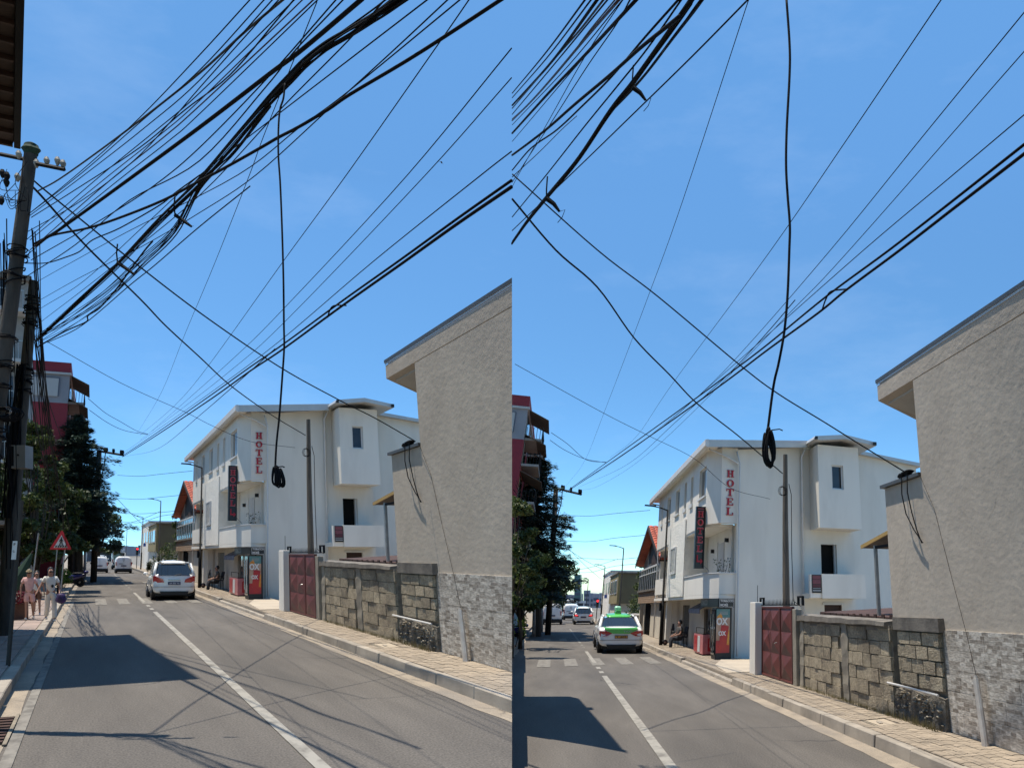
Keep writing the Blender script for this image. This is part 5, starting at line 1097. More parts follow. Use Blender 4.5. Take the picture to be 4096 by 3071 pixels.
    # far end of the street
    f = site_thing(W, 'canopy_roof', 2, 150, .1, 'long flat white canopy across the end of the street ' + HALF[k], 'canopy')
    MB().box(-2, 7.5, 150, 153, 2.6, 3.1).build('roof', 'citywhite', f, W); box('back_wall', 'citydark', f, W, -2, 7.5, 152.8, 153, .1, 2.6); box('sign_band', 'citydark', f, W, -1, 3.6, 150.5, 150.7, 3.4, 4.2)
    for t_ in (-1.5, 1.5, 4.5, 7): box('post', 'citywhite', f, W, t_, t_ + .25, 150.2, 150.4, .1, 2.6)
    rnd = random.Random(9)
    x0 = 470 if W.side < 0 else 2215
    for i in range(11):
        px = x0 + i * 20 + rnd.uniform(-5, 5); d = 520 + 25 * (i % 4); hgt = (38 if W.side < 0 else 58) + rnd.uniform(-12, 8); wpx = rnd.uniform(15, 30)
        if W.side > 0 and i == 4: hgt = 128; wpx = 26
        a = W.at(px, W.hor - hgt, d); b = W.at(px + wpx, W.hor + 6, d)
        c = tag(empty('apartment_block', (a.x, d, b.z)), ('tall bluish tower block on the skyline ' if hgt > 100 else 'pale distant apartment block on the skyline ') + HALF[k], 'building', 'distant blocks ' + HALF[k])
        w_, h_ = b.x - a.x, a.z - b.z
        o = MB().box(0, w_, 0, 14, 0, h_).build('wall', 'citywall' if hgt < 100 else 'teal', c)
        for r_ in range(max(2, int(h_ / 3.2))): MB().box(.4, w_ - .4, -.15, -.02, 1.2 + r_ * 3.0, 2.7 + r_ * 3.0).build('window_band', 'citydark', c)
# ------------------------------------------------------------------ left side of the street
def build_left(W):
    k = W.key
    r = site_thing(W, 'red_apartment_block', -5, 42, .1, 'tall apartment block with red and grey gable wall and balconies ' + HALF[k], 'building')
    s0 = 41.0
    box('red_wall', 'redwall', r, W, -16, -2.3, s0, s0 + 14, .1, 11.9); g = box('grey_wall', 'greywall', r, W, -16, -2.3, s0, s0 + 14, 11.9, 13.95); box('ledge', 'palepanel', r, W, -16, -2.2, s0 - .1, s0 + 14, 13.95, 14.1)
    box('parapet', 'redwall', r, W, -16, -2.25, s0 - .05, s0 + 14, 14.1, 14.85); p = box('pale_panel', 'palepanel', r, W, -6.4, -3.0, s0 - .05, s0, 12.35, 13.65)
    MB().box(-6.45, -2.95, s0 - .06, s0 - .01, 13.65, 13.7).box(-2.98, -2.93, s0 - .06, s0 - .01, 12.35, 13.65).build('panel_frame', 'citydark', p, W)
    rnd = random.Random(2)
    for i, z in enumerate((3.2, 5.6, 8.0, 10.4, 12.1)):
        for j in range(3):
            sa = s0 + .3 + j * 4.6
            b = box('balcony', 'concretegrey', r, W, -2.28, -1.25, sa, sa + 3.6, z - .15, z); 
            for q in range(8): box('bar', 'darkmetal', b, W, -1.27, -1.24, sa + .1 + q * .48, sa + .14 + q * .48, z, z + .75)
            box('rail', 'darkmetal', b, W, -1.28, -1.23, sa, sa + 3.6, z + .75, z + .8)
            for q in range(5): box('bar', 'darkmetal', b, W, -2.2 + q * .2, -2.17 + q * .2, sa, sa + .04, z, z + .75)
            box('window', 'darkglass', r, W, -2.29, -2.26, sa + .6, sa + 2.8, z + .1, z + 1.7)
            if j == 0 and i % 2 == 0 or i == 3: MB().hexa([(-2.28, sa - .1, z + 1.9), (-.95, sa - .1, z + 1.25), (-.95, sa + 3.4, z + 1.25), (-2.28, sa + 3.4, z + 1.9)], [(-2.28, sa - .1, z + 1.94), (-.95, sa - .1, z + 1.29), (-.95, sa + 3.4, z + 1.29), (-2.28, sa + 3.4, z + 1.94)]).build('awning', 'awning', b, W)
            else: MB().box(-1.6, -1.2, sa + 1.2, sa + 1.9, z + .3, z + .8).build('laundry', rnd.choice(('clothdark', 'clothgrey', 'rust')), b, W)
    # dim shop row under the trees
    if W.side < 0:
     sr = site_thing(W, 'shop_row', -5, 34, .1, 'low dark row of shop fronts under the street trees ' + HALF[k], 'building')
     box('wall', 'shopwall', sr, W, -9, -4.6, 24, 40.8, .1, 3.4); box('canopy', 'capconcrete', sr, W, -4.6, -3.2, 24, 40.8, 2.9, 3.05)
     for i in range(5):
        s_ = 24.6 + i * 3.2; f = box('shop_front', 'darkmetal', sr, W, -4.6, -4.55, s_, s_ + 2.6, .2, 2.6); box('pane', 'darkglass', f, W, -4.55, -4.53, s_ + .15, s_ + 2.45, .7, 2.5)
    # conifer and other trees
    if W.side < 0:
        def gp(px, d): return Vector(((px - PPX) / FOC * d, d, W.gz(d) + .1))
        conifer(W, gp(314, 57), 10.3, 2.9, 'big dark conifer overhanging the pavement ' + HALF[k], 51, bare=.23, whorls=24)
        conifer(W, gp(285, 63), 10.7, 2.8, 'second dark conifer right behind the big one ' + HALF[k], 58, bare=.25, whorls=18)
        broadleaf(W, gp(150, 35), 6.7, 1.0, 'light green street tree beside the crossing sign ' + HALF[k], 52, 'leaf', 'bark', 230, 42, .12, trunkh=.2)
        broadleaf(W, gp(70, 37), 5.6, 1.3, 'dense street tree half hidden by the concrete poles ' + HALF[k], 53, 'darkleaf', 'bark', 150, 36, .11, trunkh=.3)
        broadleaf(W, gp(235, 40), 4.9, 1.25, 'low leafy tree under the conifer ' + HALF[k], 54, 'darkleaf', 'bark', 200, 30, .12, trunkh=.3)
        broadleaf(W, gp(338, 70), 6.5, 1.5, 'street tree with pale trunk beyond the moped ' + HALF[k], 55, 'darkleaf', 'palebark', 120, 30, .15, trunkh=.48)
        broadleaf(W, gp(318, 64), 6.5, 1.5, 'street tree with pale trunk nearer the moped ' + HALF[k], 56, 'darkleaf', 'palebark', 120, 30, .15, trunkh=.48)
        broadleaf(W, gp(395, 110), 8, 2.6, 'distant street tree beyond the parked van ' + HALF[k], 57, 'darkleaf', 'bark', 90, 30, .25, trunkh=.25)
    else:
        def gp(px, d): return Vector(((px - PPX) / FOC * d, d, W.gz(d) + .1))
        conifer(W, gp(2146, 57), 11.6, 3.2, 'big dark conifer overhanging the pavement ' + HALF[k], 61, bare=.2, whorls=24)
        conifer(W, gp(2085, 62), 10.5, 2.8, 'second dark conifer right behind the big one ' + HALF[k], 68, bare=.22, whorls=18)
        broadleaf(W, gp(2046, 33), 5.6, 1.0, 'light green street tree cut by the left edge ' + HALF[k], 62, 'leaf', 'bark', 220, 34, .12, trunkh=.3)
        broadleaf(W, gp(2080, 40), 4.8, 1.3, 'low leafy tree under the conifer ' + HALF[k], 64, 'darkleaf', 'bark', 150, 30, .12, trunkh=.3)
        broadleaf(W, gp(2135, 56), 5.5, 1.5, 'street tree with pale trunk nearer the moped ' + HALF[k], 65, 'darkleaf', 'palebark', 120, 28, .14, trunkh=.48)
        broadleaf(W, gp(2165, 66), 5.8, 1.7, 'street tree with pale trunk beyond the moped ' + HALF[k], 66, 'darkleaf', 'palebark', 120, 28, .15, trunkh=.48)
        broadleaf(W, gp(2215, 105), 8, 2.5, 'distant street tree beyond the parked van ' + HALF[k], 67, 'darkleaf', 'bark', 90, 30, .25, trunkh=.25)
        bush(W, gp(2050, 40), .55, 1.3, 'yellow-green shrub at the pavement edge ' + HALF[k], 71, 'limeleaf', 120, 9, .06)
    # far power pole with cross arm
    d = 60.0
    if W.side < 0: top, bas, arm, arm2 = (397, 1800), (372, 2330), (493, 1820), (392, 1803)
    else: top, bas, arm, arm2 = (2224, 1950), (2190, 2520), (2326, 1977), (2218, 1951)
    tp, bs = W.at(*top, d), W.at(*bas, d)
    po = tag(empty('power_pole', bs), 'leaning power pole with cross arm rising out of the conifer ' + HALF[k], 'pole')
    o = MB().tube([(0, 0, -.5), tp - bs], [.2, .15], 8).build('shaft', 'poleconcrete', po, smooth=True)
    a, b = W.at(*arm2, d - .2) - bs, W.at(*arm, d - 1.2) - bs
    MB().tube([a, b], .07, 4).build('cross_arm', 'darkmetal', po)
    for f_ in (.28, .35, .62, .92, .98):
        q = a.lerp(b, f_); MB().tube([q, q + Vector((0, 0, .14)), q + Vector((0, 0, .3))], [.04, .09, .07], 6).build('insulator', 'darkmetal', po)
    MB().tube([a.lerp(b, .3), a.lerp(b, .25) - Vector((0, 0, .9)), Vector((0, 0, 0)).lerp(tp - bs, .7)], .03, 5).build('jumper_cable', 'cable', po)
    # parked moped
    if W.side < 0: t_, s_, q = -.55, 36.6, 1.0
    else: t_, s_, q = -1.0, 40.6, 1.0
    m = rigid(W, 'moped', t_, s_, .02, 'dark blue moped parked at the kerb under the conifer ' + HALF[k], 'moped', turn=R(62), size=.92); m.scale = (.92, .92, .92); moped(m)
def build_left_extras():
    W = LV
    # plastered house with deep eave, top left corner
    A = Vector((-.659 * 21.5, 21.5, 11.97)); d1 = Vector((3.83, -5.75, 0)).normalized(); d2 = Vector((-d1.y, d1.x, 0)) * -1
    if d2.x > 0: d2 = -d2
    Z0 = 1.67
    h = tag(empty('corner_house', (A.x, A.y, .4)), 'yellow house whose dark timber eave fills the top left corner', 'house'); off = Vector(h.location)
    def P(a, b, z): p = A + d1 * a + d2 * b; return (p.x - off.x, p.y - off.y, z - off.z + Z0)
    def slab(nm, m, a0, a1, b0, b1, z0, z1, par=h): return MB().hexa([P(a0, b0, z0), P(a1, b0, z0), P(a1, b1, z0), P(a0, b1, z0)], [P(a0, b0, z1), P(a1, b0, z1), P(a1, b1, z1), P(a0, b1, z1)]).build(nm, m, par)
    slab('wall', 'yellowwall', .45, 8.6, .58, 6, -1.4, 10.25)
    e = slab('eave_boards', 'darkwood', 0, 8.8, .04, 6.2, 10.3, 10.36); slab('roof', 'rust', -.1, 8.9, -.1, 6.3, 10.37, 10.5)
    slab('gutter', 'darkmetal', -.05, 8.85, -.10, .03, 10.22, 10.42)
    for i in range(12): slab('rafter', 'wood', .02 + i * .7, .10 + i * .7, .05, .58, 10.20, 10.3, e)
    slab('window', 'darkglass', 2.5, 3.8, .54, .58, 6.5, 8.0); slab('window', 'darkglass', 6.0, 7.3, .54, .58, 6.5, 8.0)
    # grey block with balconies behind the poles
    D = 44.0; a = W.at(-260, 1130, D); b = W.at(112, 2330, D)
    g = tag(empty('grey_apartment_block', (b.x, D, b.z), W.heading(-3, 25)), 'grey concrete apartment block with railed balconies behind the poles', 'building')
    w_, h_ = b.x - a.x, a.z - b.z
    MB().box(-w_, 0, 0, 4, 0, h_).build('wall', 'concretegrey', g); MB().box(-w_, .15, -.3, 4, h_, h_ + .25).build('roof_slab', 'capconcrete', g)
    z = 1.0
    while z < h_ - 1.5:
        bl = MB().box(-2.0, -.1, -1.1, 0, z - .16, z).build('balcony', 'palepanel', g)
        for i in range(11): MB().box(-1.95 + i * .18, -1.93 + i * .18, -1.08, -1.06, z, z + .8).build('bar', 'zinc', bl)
        MB().box(-2.0, -.1, -1.1, -1.04, z + .8, z + .85).build('rail', 'zinc', bl); MB().box(-1.6, -.6, -.05, -.01, z + .1, z + 1.7).build('window', 'darkglass', g)
        z += 2.35
    # big concrete pole and second pole
    def conc(nm, label, base, top, r0, r1, seed):
        root = tag(empty(nm, base), label, 'pole'); v = Vector(top) - Vector(base); rnd = random.Random(seed)
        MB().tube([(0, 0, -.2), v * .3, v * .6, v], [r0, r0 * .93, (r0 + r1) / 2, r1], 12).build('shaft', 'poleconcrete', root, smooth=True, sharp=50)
        return root, v, rnd
    base = W.ground_at(-170, 2923); base = Vector((base.x, base.y, base.z + .15)); top = W.at(124, 606, base.y)
    p1, v, rnd = conc('concrete_pole', 'nearer big concrete utility pole wrapped in cables with a green cap', base, top, .082, .06, 1)
    MB().ball(v + Vector((0, 0, .02)), .08, .08, .075, 12, 8, .25, 3).build('cap', 'greencloth', p1)
    for (x0, y0, x1, y1, dd) in ((0, 617, 112, 640, .12), (146, 655, 259, 678, -.12)):
        arm = MB().tube([W.at(x0, y0, base.y + dd) - base, W.at(x1, y1, base.y + dd) - base], .022, 4).build('cross_arm', 'darkmetal', p1)
    for (x, y) in ((187, 640), (230, 640), (252, 652), (146, 650), (75, 615), (28, 700), (70, 705), (26, 726), (10, 690), (5, 798)):
        q = W.at(x, y, base.y - .1) - base; MB().tube([q - Vector((0, 0, .055)), q - Vector((0, 0, .02)), q, q + Vector((0, 0, .03))], [.012, .027, .03, .015], 8).build('insulator', 'porcelain' if x > 60 else 'darkmetal', p1)
    def loop(name, par, o, v, f, r, n, spread, w, seed, m='cable'):
        rn = random.Random(seed); c = v * f; pts = []
        for i in range(n * 10):
            a = 2 * math.pi * i / 10; q = r * rn.uniform(.92, 1.2); pts.append(c + Vector((q * math.cos(a), q * math.sin(a), math.sin(i * .37 + seed) * spread * .7 + (i / (n * 10) - .5) * spread)))
        MB().tube(pts, w, 4).build(name, m, par)
    for f_, n_, sp, w_ in ((.82, 5, .12, .010), (.78, 4, .15, .012), (.67, 3, .03, .008), (.62, 5, .10, .009), (.585, 4, .05, .009), (.535, 6, .12, .013), (.5, 5, .1, .012), (.46, 4, .06, .010), (.40, 3, .05, .010)): loop('cable_loop', p1, base, v, f_, .092, n_, sp * .6, w_ * .65, int(f_ * 100))
    c = v * .535 + Vector((.13, -.06, 0))
    for q in range(5):
        MB().tube([c + Vector((.12 * math.cos(a * .63) * (1 + q * .07), .03 * q - .06, .055 * math.sin(a * .63) * (1 + q * .1))) for a in range(11)], .007, 4).build('cable_coil', 'cable', p1)
    for q in range(12):
        x = rnd.uniform(0, 120); y = rnd.uniform(640, 800); pts = [W.at(x, y, base.y - .15), W.at(x + rnd.uniform(-50, 50), y + rnd.uniform(40, 120), base.y - .2), W.at(rnd.uniform(60, 110), rnd.uniform(760, 860), base.y - .18)]
        MB().tube(spline([p - base for p in pts], 5), .0035, 4).build('jumper_wire', 'cable', p1)
    st = MB()
    q0, q1 = W.at(62, 2160, base.y - .22) - base, W.at(40, 2230, base.y - .22) - base
    base2 = W.ground_at(6, 2570); base2 = Vector((base2.x, base2.y, base2.z + .15)); top2 = W.at(136, 1124, base2.y)
    p2, v2, rnd = conc('concrete_pole', 'farther concrete pole with thick black cable trunk and a grey meter box', base2, top2, .135, .088, 2)
    for f_, n_, sp, w_ in ((.95, 4, .08, .012), (.92, 6, .14, .016), (.88, 5, .1, .014), (.75, 4, .12, .016), (.72, 5, .12, .016), (.69, 3, .08, .014)): loop('cable_loop', p2, base2, v2, f_, .125, n_, sp * .8, w_ * .8, int(f_ * 200))
    tr = MB()
    for i in range(9):
        o_ = Vector((rnd.uniform(-.20, .10), rnd.uniform(-.24, -.14), 0)); tr.tube([v2 * f_ + o_ + Vector((rnd.uniform(-.05, .05), 0, 0)) for f_ in (.76, .66, .55, .47, .40, .33)], .018, 5)
    tr.build('cable_trunk', 'cable', p2)
    q = W.at(80, 1826, base2.y - .3) - base2
    b = MB().box(q.x - .17, q.x + .17, q.y - .1, q.y + .15, q.z - .24, q.z + .22).build('meter_box', 'concretegrey', p2); MB().box(q.x - .18, q.x - .06, q.y - .11, q.y - .101, q.z - .2, q.z + .2).build('painted_shadow_gap', 'darkmetal', b); MB().disc((q.x + .03, q.y - .105, q.z + .02), .02, 'y', .02, 8).build('lock', 'darkmetal', b)  # solid dark plate stands in for a shaded gap on the box front
    # steel pole with a notice strip
    b3 = W.ground_at(30, 2700) + Vector((0, 0, .15)); p3 = tag(empty('steel_post', b3), 'thin grey post with a paper notice beside the big concrete pole', 'post'); t3 = W.at(86, 2000, b3.y) - b3
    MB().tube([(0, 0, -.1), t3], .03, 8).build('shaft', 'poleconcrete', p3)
    nb = W.at(55, 2200, b3.y - .06) - b3; o = MB().hexa([nb + Vector((-.04, 0, -.14)), nb + Vector((.03, 0, -.14)), nb + Vector((.03, .006, -.14)), nb + Vector((-.04, .006, -.14))], [nb + Vector((-.015, 0, .14)), nb + Vector((.055, 0, .14)), nb + Vector((.055, .006, .14)), nb + Vector((-.015, .006, .14))]).build('notice', 'signwhite', p3)
    put_text('F', lambda u, v_: nb + Vector((-.0 + u * .03, -.004, .07 + v_ * .04)), .02).build('lettering', 'signblack', o); put_text('G.', lambda u, v_: nb + Vector((-.015 + u * .035, -.004, -.03 + v_ * .03)), .02).build('lettering', 'signblack', o)
    # crossing sign
    s = site_thing(W, 'crossing_sign', -1.15, 24, .15, 'red triangular pedestrian crossing sign on two thin posts', 'sign')
    a = MB().prism([(-1.53, 2.0), (-.79, 2.0), (-.775, 2.03), (-1.13, 2.69), (-1.19, 2.69), (-1.545, 2.03)], 23.9, 23.93, 'y').build('rim', 'signred', s, W)
    MB().prism([(-1.41, 2.065), (-.91, 2.065), (-1.16, 2.53)], 23.88, 23.899, 'y').build('face', 'signwhite', a, W)
    fg = MB()
    for poly in ([(-1.185, 2.3), (-1.13, 2.3), (-1.125, 2.40), (-1.18, 2.40)], [(-1.18, 2.31), (-1.15, 2.31), (-1.19, 2.14), (-1.225, 2.14)], [(-1.16, 2.31), (-1.13, 2.31), (-1.075, 2.14), (-1.11, 2.14)], [(-1.18, 2.39), (-1.235, 2.30), (-1.22, 2.29), (-1.165, 2.35)], [(-1.135, 2.39), (-1.08, 2.31), (-1.09, 2.30), (-1.145, 2.35)]): fg.prism(poly, 23.868, 23.878, 'y')
    fg.disc((-1.155, 23.873, 2.43), .026, 'y', .01, 10); fg.build('walking_figure', 'signblack', a, W)
    for x in (-1.33, -1.24, -1.16, -1.07, -.99): MB().prism([(x - .03, 2.08), (x + .02, 2.08), (x + .035, 2.15), (x - .005, 2.15)], 23.866, 23.877, 'y').build('stripe', 'signblack', a, W)
    MB().tube([(-1.3, 24, .15), (-1.28, 23.96, 2.05)], .022, 6).build('post', 'zinc', s, W); MB().tube([(-1.05, 24, .15), (-1.0, 23.96, 2.05)], .03, 6).build('post', 'zinc', s, W)
    s2 = site_thing(W, 'bare_post', -2.1, 24, .15, 'bare thin steel post left of the crossing sign', 'post'); MB().tube([(-2.1, 24, .15), (-2.0, 24, 2.6)], .03, 6).build('shaft', 'zinc', s2, W)
    # stall clutter
    def gp(px, py): g_ = W.ground_at(px, py); return Vector((g_.x, g_.y, g_.z + .15))
    f = tag(empty('flower_crate', gp(45, 2500)), 'wooden crate of dark red flowers at the kerb stall', 'planter'); MB().box(-.55, .25, -.3, .3, .0, .42).build('crate', 'crate', f)
    fm = MB(); rnd = random.Random(8)
    for i in range(900): leafq(fm, (rnd.uniform(-.6, .45), rnd.uniform(-.35, .35), .42 + rnd.random() * .3), .05, rnd)
    fm.build('flowers', 'flower', f)
    for (x, y, wx, hz, lb) in ((105, 2465, .14, .42, 'white carrier bag standing beside the boy'), (48, 2500, .24, .34, 'crumpled white plastic bag by the concrete pole')):
        g_ = gp(x, y) + Vector((0, -.4, 0)); b = tag(empty('plastic_bag', g_), lb, 'bag'); MB().ball((0, 0, hz / 2), wx, .12, hz / 2, 10, 7, .35, x).build('bag', 'bagwhite', b, smooth=True); MB().tube([(-.05, 0, hz * .9), (0, 0, hz + .1), (.05, 0, hz * .9)], .008, 5).build('handle', 'bagwhite', b)
    c = tag(empty('folded_parasol', gp(60, 2440)), 'dark green canvas leaning over the flower stall', 'parasol'); MB().tube([(-.3, 0, .3), (.15, .1, 1.0), (.45, .15, 1.7)], [.28, .22, .04], 8).build('canvas', 'greencloth', c); MB().tube([(-.4, 0, 0), (.48, .16, 1.8)], .02, 6).build('pole', 'wood', c)
    ag = tag(empty('agave_plant', gp(85, 2430)), 'spiky pale green plant behind the stall', 'plant'); am = MB()
    for i in range(26):
        a_ = rnd.uniform(0, 6.28); L = rnd.uniform(.35, .6); d_ = Vector((math.cos(a_), math.sin(a_), rnd.uniform(.5, 1.6))).normalized(); sd = d_.cross(Vector((0, 0, 1))).normalized() * .025; o_ = Vector((0, 0, .9)); am.add([o_ - sd, o_ + d_ * L * .5 - sd * .8, o_ + d_ * L, o_ + d_ * L * .5 + sd * .8, o_ + sd], [(0, 1, 2, 3, 4)])
    am.build('leaves', 'limeleaf', ag); MB().tube([(0, 0, 0), (0, 0, .9)], [.16, .2], 10).build('pot', 'rust', ag)
    bush(W, gp(250, 2362), .36, 1.1, 'bright yellow-green shrub beside the crossing sign post', 72, 'limeleaf', 130, 9, .06)
    # people
    w = rigid(W, 'person', -.92, 17.0, .15, 'woman in white top and trousers walking with a purple bag', 'person', turn=R(8))
    k, hd = person(w, 1.33, dict(legs=[((-.1, .05, .5), (-.12, .22, .14)), ((.1, -.10, .48), (.10, -.12, .08))], arms=[((-.30, .0, 1.14), (-.42, -.05, .95)), ((.28, -.03, 1.1), (.25, -.16, .94))]), 'clothwhite', 'clothwhite', True)
    MB().ball((0, .05 * k, hd - .06 * k), .085 * k, .06 * k, .19 * k, 10, 8).ball((-.08 * k, -.01, hd - .1 * k), .03 * k, .03 * k, .16 * k, 8, 6).ball((.08 * k, -.01, hd - .1 * k), .03 * k, .03 * k, .16 * k, 8, 6).build('long_hair', 'hair', w, smooth=True)
    MB().ball((.03, -.15 * k, 1.12 * k), .035, .012, .04, 8, 5).build('shirt_print', 'clothdark', w)
    bg = rigid(W, 'handbag', -.66, 16.9, .15, 'purple patterned bag hanging from the arm of the woman in white', 'bag'); MB().ball((0, 0, .58), .135, .07, .135, 12, 8, .2, 4).build('bag', 'purple', bg, smooth=True); MB().tube([(-.08, 0, .68), (-.02, 0, .84), (.08, 0, .68)], .01, 5).build('strap', 'purple', bg)
    b = rigid(W, 'person', -1.5, 17.6, .15, 'boy in pale pink shirt and shorts with a cap holding hands', 'person', turn=-R(6))
    k, hd = person(b, 1.28, dict(legs=[((-.09, -.06, .5), (-.10, -.06, .08)), ((.10, .05, .5), (.11, .16, .12))], arms=[((-.27, -.02, 1.12), (-.27, -.06, .88)), ((.28, .02, 1.12), (.38, -.02, .93))]), 'clothpink', 'clothpink', False)
    MB().ball((0, .0, hd + .13 * k), .11 * k, .12 * k, .07 * k, 12, 6).build('cap', 'hatstraw', b, smooth=True); MB().hexa([(-.08 * k, -.2 * k, hd + .10 * k), (.08 * k, -.2 * k, hd + .10 * k), (.1 * k, -.06 * k, hd + .12 * k), (-.1 * k, -.06 * k, hd + .12 * k)], [(-.08 * k, -.2 * k, hd + .11 * k), (.08 * k, -.2 * k, hd + .11 * k), (.1 * k, -.06 * k, hd + .14 * k), (-.1 * k, -.06 * k, hd + .14 * k)]).build('cap_peak', 'hatstraw', b)
    c = rigid(W, 'person', -1.42, 18.9, .15, 'child in white walking just behind the boy in pink', 'person')
    person(c, 1.2, dict(legs=[((-.09, .05, .5), (-.10, .15, .12)), ((.10, -.05, .5), (.11, -.05, .08))], arms=[((-.26, 0, 1.1), (-.3, -.05, .86)), ((.26, 0, 1.1), (.28, -.03, .86))]), 'clothwhite', 'crate', False)
    # bird
    q = W.at(1766, 650, 30); bd = tag(empty('bird', q), 'small dark swift gliding in the blue sky', 'bird'); mb = MB()
    mb.ball((0, 0, 0), .035, .09, .03, 8, 6); mb.add([(0, .02, .01), (-.09, .05, .05), (-.19, -.02, .06), (-.08, -.02, .03), (0, -.04, .01)], [(0, 1, 2, 3, 4)]); mb.add([(0, .02, .01), (.05, .03, -.03), (.10, -.04, -.13), (.03, -.03, -.04), (0, -.04, .01)], [(0, 1, 2, 3, 4)])
    o = mb.build('body', 'clothdark', bd); bd.scale = (.75, .75, .75)
# ------------------------------------------------------------------ overhead cables
def spline(pts, n=8):
    if len(pts) < 3: return [Vector(p) for p in pts]
    P = [Vector(p) for p in pts]; P = [P[0] * 2 - P[1]] + P + [P[-1] * 2 - P[-2]]; out = []
    for i in range(1, len(P) - 2):
        for j in range(n):
            t = j / n; a, b, c, d = P[i - 1], P[i], P[i + 1], P[i + 2]
            out.append(.5 * ((2 * b) + (c - a) * t + (2 * a - 5 * b + 4 * c - d) * t * t + (3 * b - a - 3 * c + d) * t ** 3))
    out.append(P[-2]); return out
def lift(W, pts, d0, d1):
    q = spline([(x, y, 0) for x, y in pts], 6); L = [0]
    for a, b in zip(q[:-1], q[1:]): L.append(L[-1] + (b - a).length)
    out = []
    for p, l in zip(q, L):
        f = l / L[-1]; d = 1 / ((1 - f) / d0 + f / d1); out.append((W.at(p.x, p.y, d), d))
    return out
def cable(W, pts, d0, d1, wpx, label, group=None, m='cable', name='overhead_cable'):
    lo = lift(W, pts, d0, d1); n = len(lo); dm = lo[n // 2][1]; r = max(.0025, wpx * .82 / 2 / FOC * min(2 / (1 / d0 + 1 / d1), 1.7 * min(d0, d1)))
    root = lo[0][0]; o = MB().tube([p - root for p, _ in lo], r, 5).build(name, m, None, smooth=True); o.location = root
    return tag(o, label, 'cable', group)
def bundle(W, pts, d0, d1, wid, n, label, seed, strand=7, m='cable'):
    lo = lift(W, pts, d0, d1); root = empty('cable_bundle', lo[0][0]); tag(root, label, 'cable'); rnd = random.Random(seed); k = len(lo); base = lo[0][0]
    for i in range(n):
        ph, fr, am = rnd.uniform(0, 6.28), rnd.uniform(1.5, 4), rnd.uniform(.35, 1); pth = []
        for j, (p, d) in enumerate(lo):
            w = wid(j / (k - 1)) / 2 / FOC * d; q = p - base
            nx = lo[min(j + 1, k - 1)][0] - lo[max(j - 1, 0)][0]; sd = nx.cross(Vector((0, 1, 0))).normalized()
            u = math.sin(ph + fr * j / (k - 1) * 2) * am
            pth.append(q + sd * w * u + Vector((0, w * math.cos(ph * 1.7 + j * .05), 0)))
        MB().tube(pth, strand / 2 / FOC * (2 / (1 / d0 + 1 / d1)) * rnd.uniform(.7, 1.3), 5).build('strand', m, root, smooth=True)
    return root
